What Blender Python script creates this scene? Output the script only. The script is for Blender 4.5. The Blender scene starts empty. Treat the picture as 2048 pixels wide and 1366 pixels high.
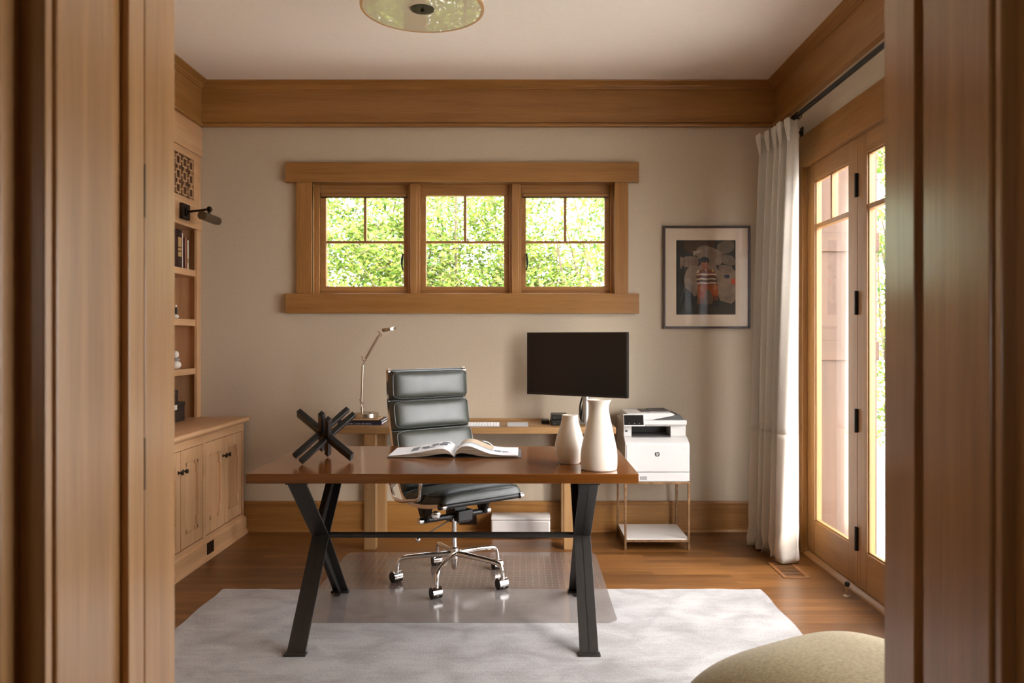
import bpy, bmesh, math, random
from mathutils import Vector, Matrix
random.seed(7)
PI = math.pi
SC = bpy.context.scene
COL = SC.collection
CAMZ, F = 1.32, 1580.0          # eye height, focal length in pixels of the 2048 wide frame

# ------------------------------------------------------------------ materials
def fresnel(nt, ior):
    fr = nt.nodes.new('ShaderNodeFresnel'); geo = nt.nodes.new('ShaderNodeNewGeometry')
    mx = nt.nodes.new('ShaderNodeMix'); mx.inputs[2].default_value = ior; mx.inputs[3].default_value = 1/ior
    nt.links.new(geo.outputs['Backfacing'], mx.inputs[0]); nt.links.new(mx.outputs[0], fr.inputs['IOR'])
    return fr
def lin(r, g, b):
    f = lambda c: (c/255/12.92) if c/255 <= .04045 else ((c/255+.055)/1.055)**2.4
    return (f(r), f(g), f(b), 1)

def new_mat(name):
    m = bpy.data.materials.new(name); m.use_nodes = True
    nt = m.node_tree
    return m, nt, nt.nodes['Principled BSDF']

def N(nt, kind, **kw):
    n = nt.nodes.new(kind)
    for k, v in kw.items(): setattr(n, k, v)
    return n

def plain(name, col, rough=.5, metal=0., spec=.5, noise=0., nscale=8., bump=0., bscale=200., coat=0., sheen=0.):
    m, nt, b = new_mat(name)
    b.inputs['Roughness'].default_value = rough
    b.inputs['Metallic'].default_value = metal
    b.inputs['Specular IOR Level'].default_value = spec
    b.inputs['Coat Weight'].default_value = coat
    b.inputs['Sheen Weight'].default_value = sheen
    tc = N(nt, 'ShaderNodeTexCoord')
    if noise > 0:
        n = N(nt, 'ShaderNodeTexNoise'); n.inputs['Scale'].default_value = nscale; n.inputs['Detail'].default_value = 5
        nt.links.new(tc.outputs['Object'], n.inputs['Vector'])
        r = N(nt, 'ShaderNodeValToRGB')
        r.color_ramp.elements[0].position = .3; r.color_ramp.elements[1].position = .7
        r.color_ramp.elements[0].color = tuple(c*(1-noise) for c in col[:3])+(1,)
        r.color_ramp.elements[1].color = tuple(min(1, c*(1+noise*.6)) for c in col[:3])+(1,)
        nt.links.new(n.outputs['Fac'], r.inputs['Fac']); nt.links.new(r.outputs['Color'], b.inputs['Base Color'])
    else:
        b.inputs['Base Color'].default_value = col
    if bump > 0:
        n = N(nt, 'ShaderNodeTexNoise'); n.inputs['Scale'].default_value = bscale; n.inputs['Detail'].default_value = 3
        nt.links.new(tc.outputs['Object'], n.inputs['Vector'])
        bp = N(nt, 'ShaderNodeBump'); bp.inputs['Strength'].default_value = bump; bp.inputs['Distance'].default_value = .002
        nt.links.new(n.outputs['Fac'], bp.inputs['Height']); nt.links.new(bp.outputs['Normal'], b.inputs['Normal'])
    return m

def wood(name, dark, light, axis='X', rough=.4, fine=1.0, bump=.12, spec=.5, coat=0.):
    m, nt, b = new_mat(name)
    tc = N(nt, 'ShaderNodeTexCoord'); oi = N(nt, 'ShaderNodeObjectInfo')
    mul = N(nt, 'ShaderNodeMath', operation='MULTIPLY'); mul.inputs[1].default_value = 7.3
    nt.links.new(oi.outputs['Random'], mul.inputs[0])
    add = N(nt, 'ShaderNodeVectorMath', operation='ADD')
    nt.links.new(tc.outputs['Object'], add.inputs[0]); nt.links.new(mul.outputs[0], add.inputs[1])
    i = 'XYZ'.index(axis)
    def layer(along, across, detail, dist):
        mp = N(nt, 'ShaderNodeMapping'); s = [across]*3; s[i] = along
        mp.inputs['Scale'].default_value = s
        nt.links.new(add.outputs[0], mp.inputs['Vector'])
        n = N(nt, 'ShaderNodeTexNoise'); n.inputs['Scale'].default_value = 1
        n.inputs['Detail'].default_value = detail; n.inputs['Distortion'].default_value = dist
        nt.links.new(mp.outputs[0], n.inputs['Vector']); return n
    a = layer(.9, 16*fine, 4, .5); c = layer(5, 210*fine, 3, .2); d = layer(.7, 3, 2, .3)
    m1 = N(nt, 'ShaderNodeMix'); m1.inputs['Factor'].default_value = .45
    nt.links.new(a.outputs['Fac'], m1.inputs[2]); nt.links.new(c.outputs['Fac'], m1.inputs[3])
    m2 = N(nt, 'ShaderNodeMix'); m2.inputs['Factor'].default_value = .3
    nt.links.new(m1.outputs[0], m2.inputs[2]); nt.links.new(d.outputs['Fac'], m2.inputs[3])
    r = N(nt, 'ShaderNodeValToRGB')
    r.color_ramp.elements[0].position = .38; r.color_ramp.elements[1].position = .62
    r.color_ramp.elements[0].color = dark; r.color_ramp.elements[1].color = light
    nt.links.new(m2.outputs[0], r.inputs['Fac']); nt.links.new(r.outputs['Color'], b.inputs['Base Color'])
    b.inputs['Roughness'].default_value = rough; b.inputs['Specular IOR Level'].default_value = spec
    b.inputs['Coat Weight'].default_value = coat; b.inputs['Coat Roughness'].default_value = .2
    bp = N(nt, 'ShaderNodeBump'); bp.inputs['Strength'].default_value = bump; bp.inputs['Distance'].default_value = .001
    nt.links.new(c.outputs['Fac'], bp.inputs['Height']); nt.links.new(bp.outputs['Normal'], b.inputs['Normal'])
    return m

def glass(name, tint=(1, 1, 1, 1), refl=1.0, rough=0.0):
    m = bpy.data.materials.new(name); m.use_nodes = True; nt = m.node_tree; nt.nodes.clear()
    out = N(nt, 'ShaderNodeOutputMaterial'); mix = N(nt, 'ShaderNodeMixShader')
    t = N(nt, 'ShaderNodeBsdfTransparent'); t.inputs['Color'].default_value = tint
    g = N(nt, 'ShaderNodeBsdfGlossy'); g.inputs['Roughness'].default_value = rough
    fr = fresnel(nt, 1.5)
    ml = N(nt, 'ShaderNodeMath', operation='MULTIPLY'); ml.inputs[1].default_value = refl
    nt.links.new(fr.outputs[0], ml.inputs[0]); nt.links.new(ml.outputs[0], mix.inputs[0])
    nt.links.new(t.outputs[0], mix.inputs[1]); nt.links.new(g.outputs[0], mix.inputs[2])
    nt.links.new(mix.outputs[0], out.inputs[0]); return m

def woods(prefix, dark, light, **kw):
    return {a: wood(prefix+' '+a, dark, light, a, **kw) for a in 'XYZ'}

OAK = woods('golden oak', lin(134, 91, 43), lin(166, 120, 66), rough=.36)          # crown, casings, base
PALE = woods('pale oak', lin(184, 140, 98), lin(212, 170, 128), rough=.42)          # built-ins
JAMB = woods('jamb oak', lin(150, 104, 56), lin(188, 140, 86), rough=.28, fine=1.5, spec=.8, coat=.7)
DOORW = woods('door fir', lin(142, 98, 52), lin(170, 126, 76), rough=.38)
WALN = woods('desk walnut', lin(92, 50, 17), lin(124, 74, 29), rough=.16, spec=.45)
CONS = woods('console oak', lin(142, 106, 66), lin(170, 134, 90), rough=.42)

M_WALL = plain('wall paint', lin(192, 178, 157), .75, noise=.04, nscale=60, bump=.06, bscale=350)
M_CEIL = plain('ceiling paint', lin(238, 230, 222), .8, noise=.02, nscale=40, bump=.05, bscale=300)
M_HALL = plain('hall plaster', lin(196, 176, 150), .8)
M_BLACK = plain('black steel', lin(38, 35, 32), .42, spec=.5, noise=.15, nscale=20, bump=.08, bscale=400)
M_LACQ = plain('black lacquered wood', lin(11, 10, 9), .34, spec=.5)
M_CHROME = plain('chrome', (.86, .84, .82, 1), .07, 1)
M_NICKEL = plain('brushed nickel', (.50, .43, .35, 1), .28, 1)
M_BRONZE = plain('dark bronze', lin(46, 34, 24), .42, .6)
M_HINGE = plain('black hinge', lin(26, 22, 19), .5, .3)
M_LEATH = plain('black leather', lin(50, 54, 46), .44, spec=.9, noise=.25, nscale=14, bump=.25, bscale=320)  # slight green in the base colour stands in for reflected foliage
M_SEAM = plain('leather piping', lin(62, 64, 60), .35, spec=.7)
M_BPLAS = plain('black plastic', lin(22, 21, 20), .4)
M_DGREY = plain('dark grey plastic', lin(74, 72, 72), .5)
M_WHITE = plain('white plastic', lin(204, 203, 201), .38)
M_GREYP = plain('grey plastic', lin(150, 148, 146), .45)
M_BIN = plain('white bin plastic', lin(216, 213, 211), .45)
M_SCREEN = plain('black screen', lin(20, 18, 17), .28, spec=.35)
M_ALU = plain('silver aluminium', (.62, .61, .6, 1), .35, .9)
M_CERAM = plain('cream glazed ceramic', lin(228, 219, 206), .3, spec=.5, noise=.04, nscale=12, bump=.05, bscale=60)
M_RUST = plain('aged brass', lin(140, 108, 76), .45, .75, noise=.35, nscale=40)
M_MARBLE = plain('white stone', lin(226, 224, 220), .2)
M_PAPER = plain('white paper', lin(232, 231, 233), .7)
M_EDGE = wood('page edges', lin(120, 104, 88), lin(196, 182, 164), 'X', .8, 3.)
M_COVER = plain('dark book cover', lin(54, 36, 28), .5)
M_MAT = plain('cream mat board', lin(214, 198, 178), .8)
M_FRAME = plain('dark walnut frame', lin(52, 28, 18), .4)
M_SHADE = plain('linen shade', lin(226, 216, 198), .8, noise=.05, nscale=120)
M_RIM = plain('tan shade rim', lin(190, 150, 108), .6)

def cloth(name, col, transl=.35, low=None, zlow=0.):
    m = bpy.data.materials.new(name); m.use_nodes = True; nt = m.node_tree; nt.nodes.clear()
    out = N(nt, 'ShaderNodeOutputMaterial'); mix = N(nt, 'ShaderNodeMixShader'); mix.inputs[0].default_value = transl
    d = N(nt, 'ShaderNodeBsdfDiffuse'); t = N(nt, 'ShaderNodeBsdfTranslucent')
    tc = N(nt, 'ShaderNodeTexCoord')
    mp = N(nt, 'ShaderNodeMapping'); mp.inputs['Scale'].default_value = (260, 260, 90)
    nt.links.new(tc.outputs['Object'], mp.inputs['Vector'])
    n = N(nt, 'ShaderNodeTexNoise'); n.inputs['Scale'].default_value = 1; n.inputs['Detail'].default_value = 3
    nt.links.new(mp.outputs[0], n.inputs['Vector'])
    r = N(nt, 'ShaderNodeValToRGB'); r.color_ramp.elements[0].position = .3; r.color_ramp.elements[1].position = .7
    r.color_ramp.elements[0].color = tuple(c*.9 for c in col[:3])+(1,); r.color_ramp.elements[1].color = col
    nt.links.new(n.outputs['Fac'], r.inputs['Fac'])
    src = r.outputs['Color']
    nt.links.new(src, d.inputs['Color']); nt.links.new(src, t.inputs['Color'])
    bp = N(nt, 'ShaderNodeBump'); bp.inputs['Strength'].default_value = .15; bp.inputs['Distance'].default_value = .001
    nt.links.new(n.outputs['Fac'], bp.inputs['Height']); nt.links.new(bp.outputs['Normal'], d.inputs['Normal'])
    nt.links.new(d.outputs[0], mix.inputs[1]); nt.links.new(t.outputs[0], mix.inputs[2]); nt.links.new(mix.outputs[0], out.inputs[0])
    return m
M_CURT = cloth('white linen', lin(216, 210, 200), .16)
M_HEM = cloth('doubled linen', lin(212, 203, 190), .08)

def floor_mat():
    m, nt, b = new_mat('oak strip floor')
    tc = N(nt, 'ShaderNodeTexCoord')
    br = N(nt, 'ShaderNodeTexBrick'); br.offset = .37; br.squash = 1
    br.inputs['Scale'].default_value = 1; br.inputs['Brick Width'].default_value = 1.15; br.inputs['Row Height'].default_value = .058
    br.inputs['Mortar Size'].default_value = .0007; br.inputs['Bias'].default_value = 0
    br.inputs['Color1'].default_value = lin(100, 65, 31); br.inputs['Color2'].default_value = lin(138, 93, 49)
    br.inputs['Mortar'].default_value = lin(52, 28, 12)
    nt.links.new(tc.outputs['Object'], br.inputs['Vector'])
    mp = N(nt, 'ShaderNodeMapping'); mp.inputs['Scale'].default_value = (2.2, 42, 1)
    nt.links.new(tc.outputs['Object'], mp.inputs['Vector'])
    n = N(nt, 'ShaderNodeTexNoise'); n.inputs['Scale'].default_value = 1.6; n.inputs['Detail'].default_value = 6; n.inputs['Distortion'].default_value = 1.2
    nt.links.new(mp.outputs[0], n.inputs['Vector'])
    r = N(nt, 'ShaderNodeValToRGB'); r.color_ramp.elements[0].position = .3; r.color_ramp.elements[1].position = .72
    r.color_ramp.elements[0].color = (.6, .56, .5, 1); r.color_ramp.elements[1].color = (1.15, 1.12, 1.08, 1)
    nt.links.new(n.outputs['Fac'], r.inputs['Fac'])
    mx = N(nt, 'ShaderNodeMix', data_type='RGBA', blend_type='MULTIPLY'); mx.inputs['Factor'].default_value = 1
    nt.links.new(br.outputs['Color'], mx.inputs[6]); nt.links.new(r.outputs['Color'], mx.inputs[7])
    nt.links.new(mx.outputs[2], b.inputs['Base Color'])
    b.inputs['Roughness'].default_value = .34
    bp = N(nt, 'ShaderNodeBump'); bp.inputs['Strength'].default_value = .15; bp.inputs['Distance'].default_value = .001
    nt.links.new(n.outputs['Fac'], bp.inputs['Height']); nt.links.new(bp.outputs['Normal'], b.inputs['Normal'])
    return m
M_FLOOR = floor_mat()

def rug_mat():
    m, nt, b = new_mat('pale viscose pile')
    tc = N(nt, 'ShaderNodeTexCoord')
    def nz(scale, det, dist, sx=1, sy=1):
        mp = N(nt, 'ShaderNodeMapping'); mp.inputs['Scale'].default_value = (sx, sy, 1)
        nt.links.new(tc.outputs['Object'], mp.inputs['Vector'])
        n = N(nt, 'ShaderNodeTexNoise'); n.inputs['Scale'].default_value = scale; n.inputs['Detail'].default_value = det; n.inputs['Distortion'].default_value = dist
        nt.links.new(mp.outputs[0], n.inputs['Vector']); return n
    a = nz(5.5, 10, .5, 1, 1.3); c = nz(160, 3, .3, 1, .35); e = nz(5, 6, .4, 1, 9)
    m1 = N(nt, 'ShaderNodeMix'); m1.inputs['Factor'].default_value = .3
    nt.links.new(a.outputs['Fac'], m1.inputs[2]); nt.links.new(c.outputs['Fac'], m1.inputs[3])
    m2 = N(nt, 'ShaderNodeMix'); m2.inputs['Factor'].default_value = .14
    nt.links.new(m1.outputs[0], m2.inputs[2]); nt.links.new(e.outputs['Fac'], m2.inputs[3])
    r = N(nt, 'ShaderNodeValToRGB'); r.color_ramp.elements[0].position = .36; r.color_ramp.elements[1].position = .6
    r.color_ramp.elements[0].color = lin(128, 123, 120); r.color_ramp.elements[1].color = lin(164, 161, 159)
    nt.links.new(m2.outputs[0], r.inputs['Fac']); nt.links.new(r.outputs['Color'], b.inputs['Base Color'])
    b.inputs['Roughness'].default_value = .8; b.inputs['Sheen Weight'].default_value = .25; b.inputs['Specular IOR Level'].default_value = .2
    bp = N(nt, 'ShaderNodeBump'); bp.inputs['Strength'].default_value = .3; bp.inputs['Distance'].default_value = .003
    nt.links.new(c.outputs['Fac'], bp.inputs['Height']); nt.links.new(bp.outputs['Normal'], b.inputs['Normal'])
    return m
M_RUG = rug_mat()

def weave_mat():
    m, nt, b = new_mat('olive woven upholstery')
    tc = N(nt, 'ShaderNodeTexCoord')
    mp = N(nt, 'ShaderNodeMapping'); mp.inputs['Rotation'].default_value = (0, 0, .35); mp.inputs['Scale'].default_value = (110, 620, 120)
    nt.links.new(tc.outputs['Object'], mp.inputs['Vector'])
    n = N(nt, 'ShaderNodeTexNoise'); n.inputs['Scale'].default_value = 1; n.inputs['Detail'].default_value = 4
    nt.links.new(mp.outputs[0], n.inputs['Vector'])
    r = N(nt, 'ShaderNodeValToRGB'); r.color_ramp.elements[0].position = .36; r.color_ramp.elements[1].position = .62
    r.color_ramp.elements[0].color = lin(112, 92, 54); r.color_ramp.elements[1].color = lin(168, 150, 104)
    nt.links.new(n.outputs['Fac'], r.inputs['Fac']); nt.links.new(r.outputs['Color'], b.inputs['Base Color'])
    b.inputs['Roughness'].default_value = .85; b.inputs['Sheen Weight'].default_value = .2
    bp = N(nt, 'ShaderNodeBump'); bp.inputs['Strength'].default_value = .35; bp.inputs['Distance'].default_value = .002
    nt.links.new(n.outputs['Fac'], bp.inputs['Height']); nt.links.new(bp.outputs['Normal'], b.inputs['Normal'])
    return m
M_WEAVE = weave_mat()

def vinyl_mat():
    m = bpy.data.materials.new('clear vinyl'); m.use_nodes = True; nt = m.node_tree; nt.nodes.clear()
    out = N(nt, 'ShaderNodeOutputMaterial')
    t = N(nt, 'ShaderNodeBsdfTransparent'); t.inputs['Color'].default_value = (.95, .93, .92, 1)
    d = N(nt, 'ShaderNodeBsdfDiffuse'); d.inputs['Color'].default_value = (.60, .54, .51, 1)
    g = N(nt, 'ShaderNodeBsdfGlossy'); g.inputs['Roughness'].default_value = .16
    a = N(nt, 'ShaderNodeMixShader'); a.inputs[0].default_value = .12
    b = N(nt, 'ShaderNodeMixShader'); fr = fresnel(nt, 1.45)
    nt.links.new(t.outputs[0], a.inputs[1]); nt.links.new(d.outputs[0], a.inputs[2])
    nt.links.new(fr.outputs[0], b.inputs[0]); nt.links.new(a.outputs[0], b.inputs[1]); nt.links.new(g.outputs[0], b.inputs[2])
    nt.links.new(b.outputs[0], out.inputs[0]); return m
M_VINYL = vinyl_mat()
M_STUD = plain('vinyl stud', lin(212, 190, 172), .3)
M_PANE = glass('window glass')
M_DPANE = glass('door glass', (.97, .96, .95, 1), 1.3)
M_PICGL = glass('picture glass', (1, 1, 1, 1), .12)

def disc_glass():
    m = bpy.data.materials.new('frosted lamp glass'); m.use_nodes = True; nt = m.node_tree; nt.nodes.clear()
    out = N(nt, 'ShaderNodeOutputMaterial'); mix = N(nt, 'ShaderNodeMixShader')
    d = N(nt, 'ShaderNodeBsdfDiffuse'); d.inputs['Color'].default_value = lin(206, 196, 172)
    g = N(nt, 'ShaderNodeBsdfGlossy'); g.inputs['Roughness'].default_value = .0
    fr = fresnel(nt, 1.55)
    nt.links.new(fr.outputs[0], mix.inputs[0]); nt.links.new(d.outputs[0], mix.inputs[1]); nt.links.new(g.outputs[0], mix.inputs[2])
    nt.links.new(mix.outputs[0], out.inputs[0]); return m
M_DISC = disc_glass()

def leaf_mat(name, c1, c2, c3):
    m = bpy.data.materials.new(name); m.use_nodes = True; nt = m.node_tree; nt.nodes.clear()
    out = N(nt, 'ShaderNodeOutputMaterial'); mix = N(nt, 'ShaderNodeMixShader'); mix.inputs[0].default_value = .5
    d = N(nt, 'ShaderNodeBsdfDiffuse'); t = N(nt, 'ShaderNodeBsdfTranslucent')
    geo = N(nt, 'ShaderNodeNewGeometry')
    r = N(nt, 'ShaderNodeValToRGB'); r.color_ramp.elements[0].color = c1; r.color_ramp.elements[1].color = c3
    e = r.color_ramp.elements.new(.5); e.color = c2
    nt.links.new(geo.outputs['Random Per Island'], r.inputs['Fac'])
    nt.links.new(r.outputs['Color'], d.inputs['Color']); nt.links.new(r.outputs['Color'], t.inputs['Color'])
    nt.links.new(d.outputs[0], mix.inputs[1]); nt.links.new(t.outputs[0], mix.inputs[2]); nt.links.new(mix.outputs[0], out.inputs[0])
    return m
M_LEAF = leaf_mat('green leaves', lin(74, 106, 58), lin(146, 170, 80), lin(212, 218, 122))
M_BARK = plain('grey bark', lin(120, 104, 88), .9, noise=.3, nscale=30)

# ------------------------------------------------------------------ mesh helpers
class MB:
    def __init__(self): self.bm = bmesh.new(); self.mi = 0
    def face(self, vs):
        try:
            f = self.bm.faces.new(vs); f.material_index = self.mi; return f
        except ValueError: return None
    def box(self, x0, x1, y0, y1, z0, z1, mat=None):
        v = [self.bm.verts.new(p) for p in ((x0,y0,z0),(x1,y0,z0),(x1,y1,z0),(x0,y1,z0),(x0,y0,z1),(x1,y0,z1),(x1,y1,z1),(x0,y1,z1))]
        if mat is not None:
            for q in v: q.co = mat @ q.co
        for i in ((3,2,1,0),(4,5,6,7),(0,1,5,4),(1,2,6,5),(2,3,7,6),(3,0,4,7)): self.face([v[k] for k in i])
        return self
    def bar(self, a, b, w, h, up=(0, 0, 1)):
        """square bar from a to b: w across, h along up"""
        a, b = Vector(a), Vector(b); d = (b-a).normalized(); u = Vector(up); s = d.cross(u).normalized(); u = s.cross(d).normalized()
        vs = []
        for p in (a, b):
            for i, j in ((-1,-1),(1,-1),(1,1),(-1,1)): vs.append(self.bm.verts.new(p+s*(i*w/2)+u*(j*h/2)))
        for i in ((3,2,1,0),(4,5,6,7),(0,1,5,4),(1,2,6,5),(2,3,7,6),(3,0,4,7)): self.face([vs[k] for k in i])
        return self
    def prism(self, pts, axis, a, b):
        """polygon pts (two remaining coords in xyz order) extruded along axis from a to b"""
        def P(p, t):
            if axis == 'X': return (t, p[0], p[1])
            if axis == 'Y': return (p[0], t, p[1])
            return (p[0], p[1], t)
        A = [self.bm.verts.new(P(p, a)) for p in pts]; B = [self.bm.verts.new(P(p, b)) for p in pts]
        n = len(pts); self.face(A[::-1]); self.face(B)
        for i in range(n): self.face([A[i], A[(i+1) % n], B[(i+1) % n], B[i]])
        return self
    def tube(self, pts, r, n=12, cap=True, closed=False):
        pts = [Vector(p) for p in pts]; rr = r if isinstance(r, (list, tuple)) else [r]*len(pts)
        rings = []; prev = None; m = len(pts)
        for i, p in enumerate(pts):
            if closed: t = (pts[(i+1) % m]-pts[i-1]).normalized()
            else: t = (pts[min(i+1, m-1)]-pts[max(i-1, 0)]).normalized()
            if prev is None:
                u = t.orthogonal().normalized()
            else:
                u = (prev-t*prev.dot(t)).normalized()
            prev = u; w = t.cross(u)
            rings.append([self.bm.verts.new(p+(u*math.cos(2*PI*k/n)+w*math.sin(2*PI*k/n))*rr[i]) for k in range(n)])
        for i in range(m if closed else m-1):
            A, B = rings[i], rings[(i+1) % m]
            for k in range(n): self.face([A[k], A[(k+1) % n], B[(k+1) % n], B[k]])
        if cap and not closed: self.face(rings[0][::-1]); self.face(rings[-1])
        return self
    def lathe(self, prof, n=40, c=(0, 0, 0), M=None):
        rings = []
        for r, z in prof:
            if r < 1e-6: ring = [self.bm.verts.new(Vector((0, 0, z)))]
            else: ring = [self.bm.verts.new(Vector((r*math.cos(2*PI*k/n), r*math.sin(2*PI*k/n), z))) for k in range(n)]
            rings.append(ring)
        for A, B in zip(rings, rings[1:]):
            for k in range(n):
                k2 = (k+1) % n
                if len(A) == 1 and len(B) > 1: self.face([A[0], B[k2], B[k]])
                elif len(B) == 1 and len(A) > 1: self.face([A[k], A[k2], B[0]])
                elif len(A) > 1: self.face([A[k], A[k2], B[k2], B[k]])
        for ring in rings:
            for v in ring: v.co = (M @ v.co if M else v.co)+Vector(c)
        return self
    def strip(self, A, B, axis, a, b):
        """solid between the two curves A and B (same length), extruded along axis from a to b"""
        def P(p, t): return {'X': (t, p[0], p[1]), 'Y': (p[0], t, p[1])}[axis]
        V = [[self.bm.verts.new(P(p, t)) for p in c] for t in (a, b) for c in (A, B)]
        n = len(A)
        for i in range(n-1):
            self.face([V[0][i], V[0][i+1], V[1][i+1], V[1][i]]); self.face([V[2][i], V[2][i+1], V[3][i+1], V[3][i]])
            self.face([V[0][i], V[0][i+1], V[2][i+1], V[2][i]]); self.face([V[1][i], V[1][i+1], V[3][i+1], V[3][i]])
        for i in (0, n-1): self.face([V[0][i], V[1][i], V[3][i], V[2][i]])
        return self
    def cyl(self, a, b, r, n=24): return self.tube([a, b], r, n)
    def grid(self, fn, nu, nv, flip=False):
        g = [[self.bm.verts.new(fn(i/nu, j/nv)) for j in range(nv+1)] for i in range(nu+1)]
        for i in range(nu):
            for j in range(nv):
                q = [g[i][j], g[i+1][j], g[i+1][j+1], g[i][j+1]]
                self.face(q[::-1] if flip else q)
        return self

def obj(name, mb, mat, parent=None, bevel=0., smooth=True, angle=40, world=True, seg=2):
    """link mb as ONE mesh object; world=True: its coordinates are world ones"""
    root = parent
    while root is not None and root.parent is not None: root = root.parent
    if world and root is not None and root.type == 'EMPTY':
        bmesh.ops.translate(mb.bm, verts=mb.bm.verts, vec=-root.location)
    bmesh.ops.recalc_face_normals(mb.bm, faces=mb.bm.faces)
    me = bpy.data.meshes.new(name); mb.bm.to_mesh(me); mb.bm.free()
    for m in (mat if isinstance(mat, (list, tuple)) else [mat]): me.materials.append(m)
    if smooth:
        me.polygons.foreach_set('use_smooth', [True]*len(me.polygons))
        me.set_sharp_from_angle(angle=math.radians(angle))
    o = bpy.data.objects.new(name, me); COL.objects.link(o)
    if parent is not None: o.parent = parent
    if bevel > 0:
        b = o.modifiers.new('bevel', 'BEVEL'); b.width = bevel; b.segments = seg; b.limit_method = 'ANGLE'; b.angle_limit = math.radians(40)
        b.harden_normals = False
    return o

def tag(o, label=None, cat=None, group=None, kind=None):
    if label: o['label'] = label
    if cat: o['category'] = cat
    if group: o['group'] = group
    if kind: o['kind'] = kind
    return o

def thing(name, label, cat, loc=(0, 0, 0), rz=0., group=None, kind=None):
    o = bpy.data.objects.new(name, None); COL.objects.link(o); o.empty_display_size = .1
    o.location = loc; o.rotation_euler = (0, 0, rz)
    return tag(o, label, cat, group, kind)

def struct(name, mb, mat, label, cat, parent=None, **kw):
    o = obj(name, mb, mat, parent, **kw)
    return tag(o, label, cat, None, 'structure')

def copy_tree(o, parent=None):
    c = o.copy(); COL.objects.link(c); c.parent = parent
    for ch in o.children: copy_tree(ch, c)
    return c

def catmull(pts, k=6, closed=False):
    pts = [Vector(p) for p in pts]; out = []; n = len(pts)
    rng = n if closed else n-1
    for i in range(rng):
        g = (lambda j: pts[j % n]) if closed else (lambda j: pts[max(0, min(n-1, j))])
        p0, p1, p2, p3 = g(i-1), g(i), g(i+1), g(i+2)
        for s in range(k):
            t = s/k
            out.append(.5*((2*p1)+(p2-p0)*t+(2*p0-5*p1+4*p2-p3)*t*t+(3*p1-p0-3*p2+p3)*t**3))
    if not closed: out.append(pts[-1])
    return out

# ------------------------------------------------------------------ room shell
XL, XR, YB, YF, ZC = -2.62, 1.73, 5.40, 1.525, 3.06
struct('floor', MB().box(-2.8, 1.9, -1.8, 5.6, -.1, 0), M_FLOOR, 'brown oak strip floor running left to right across the room', 'floor')
struct('ceiling', MB().box(-2.8, 1.9, -1.8, 5.6, ZC, ZC+.1), M_CEIL, 'plain off-white ceiling above the oak crown', 'ceiling')
WX0, WX1, WZ0, WZ1 = -1.445, .627, 1.612, 2.385      # rough window opening
mb = MB()
mb.box(-2.8, WX0, YB, YB+.2, 0, ZC); mb.box(WX1, 1.95, YB, YB+.2, 0, ZC); mb.box(WX0, WX1, YB, YB+.2, 0, WZ0); mb.box(WX0, WX1, YB, YB+.2, WZ1, ZC)
struct('wall_back', mb, M_WALL, 'beige painted back wall with the triple window', 'wall')
DY0, DY1, DZ = 1.93, 4.86, 2.385
mb = MB()
mb.box(XR, XR+.075, YF, DY0, 0, ZC); mb.box(XR, XR+.075, DY1, YB, 0, ZC); mb.box(XR, XR+.075, DY0, DY1, DZ, ZC)
struct('wall_right', mb, M_WALL, 'beige right wall above the glazed doors', 'wall')
struct('wall_left', MB().box(XL-.15, XL, YF, YB, 0, ZC), M_WALL, 'left wall behind the oak built-ins', 'wall')
mb = MB()
mb.box(XL, -.705, 1.167, YF, 0, ZC); mb.box(.728, 1.73, 1.167, YF, 0, ZC); mb.box(-.705, .728, 1.167, YF, 2.12, ZC)
struct('wall_front', mb, M_WALL, 'wall around the doorway the photo looks through', 'wall')
mb = MB(); mb.box(-1.5, -1.4, -1.8, -1.0, 0, ZC); mb.box(-1.5, -1.4, -.6, 1.166, 0, ZC); mb.box(-1.5, -1.4, -1.0, -.6, 0, 1.2); mb.box(-1.5, -1.4, -1.0, -.6, 1.85, ZC); mb.box(1.4, 1.5, -1.8, 1.166, 0, ZC); mb.box(-1.5, 1.5, -1.8, -1.7, 0, ZC)  # left wall has an unseen opening, added to let daylight reach the jambs
struct('wall_hall', mb, M_HALL, 'hallway walls behind the camera, with an opening added for light', 'wall')

# crown and frieze, one per wall: o = how far it stands out
CR = [(-.03,2.758),(.013,2.758),(.016,2.766),(.013,2.776),(-.004,2.778),(-.004,2.784),(0,2.786),(0,3.008),(.010,3.011),(.013,3.020),(.020,3.023),(.024,3.034),(.040,3.044),(.056,3.052),(.060,ZC-.001),(-.03,ZC-.001)]
struct('trim_1', MB().prism([(5.375-o, z) for o, z in CR], 'X', -2.26, 1.76), OAK['X'], 'golden oak crown and frieze board along the back wall', 'crown moulding', angle=25)
struct('trim_2', MB().prism([(-2.19+o, z) for o, z in CR], 'Y', 1.53, 5.39), OAK['Y'], 'golden oak crown above the left bookcase', 'crown moulding', angle=25)
struct('trim_3', MB().prism([(1.705-o, z) for o, z in CR], 'Y', 1.53, 5.39), OAK['Y'], 'golden oak crown above the glazed doors', 'crown moulding', angle=25)
# baseboards
BB = [(.02,0),(-.036,0),(-.036,.006),(-.030,.015),(-.021,.02),(-.018,.022),(-.018,.183),(-.024,.186),(-.024,.200),(-.019,.208),(.02,.208)]
struct('baseboard_back', MB().prism([(5.395+o, z) for o, z in BB], 'X', -1.93, 1.72), OAK['X'], 'tall oak baseboard along the back wall', 'baseboard', angle=25)
struct('baseboard_right', MB().prism([(1.725+o, z) for o, z in BB], 'Y', 4.95, 5.38), OAK['Y'], 'short oak baseboard behind the white curtain', 'baseboard', angle=25)

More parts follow.
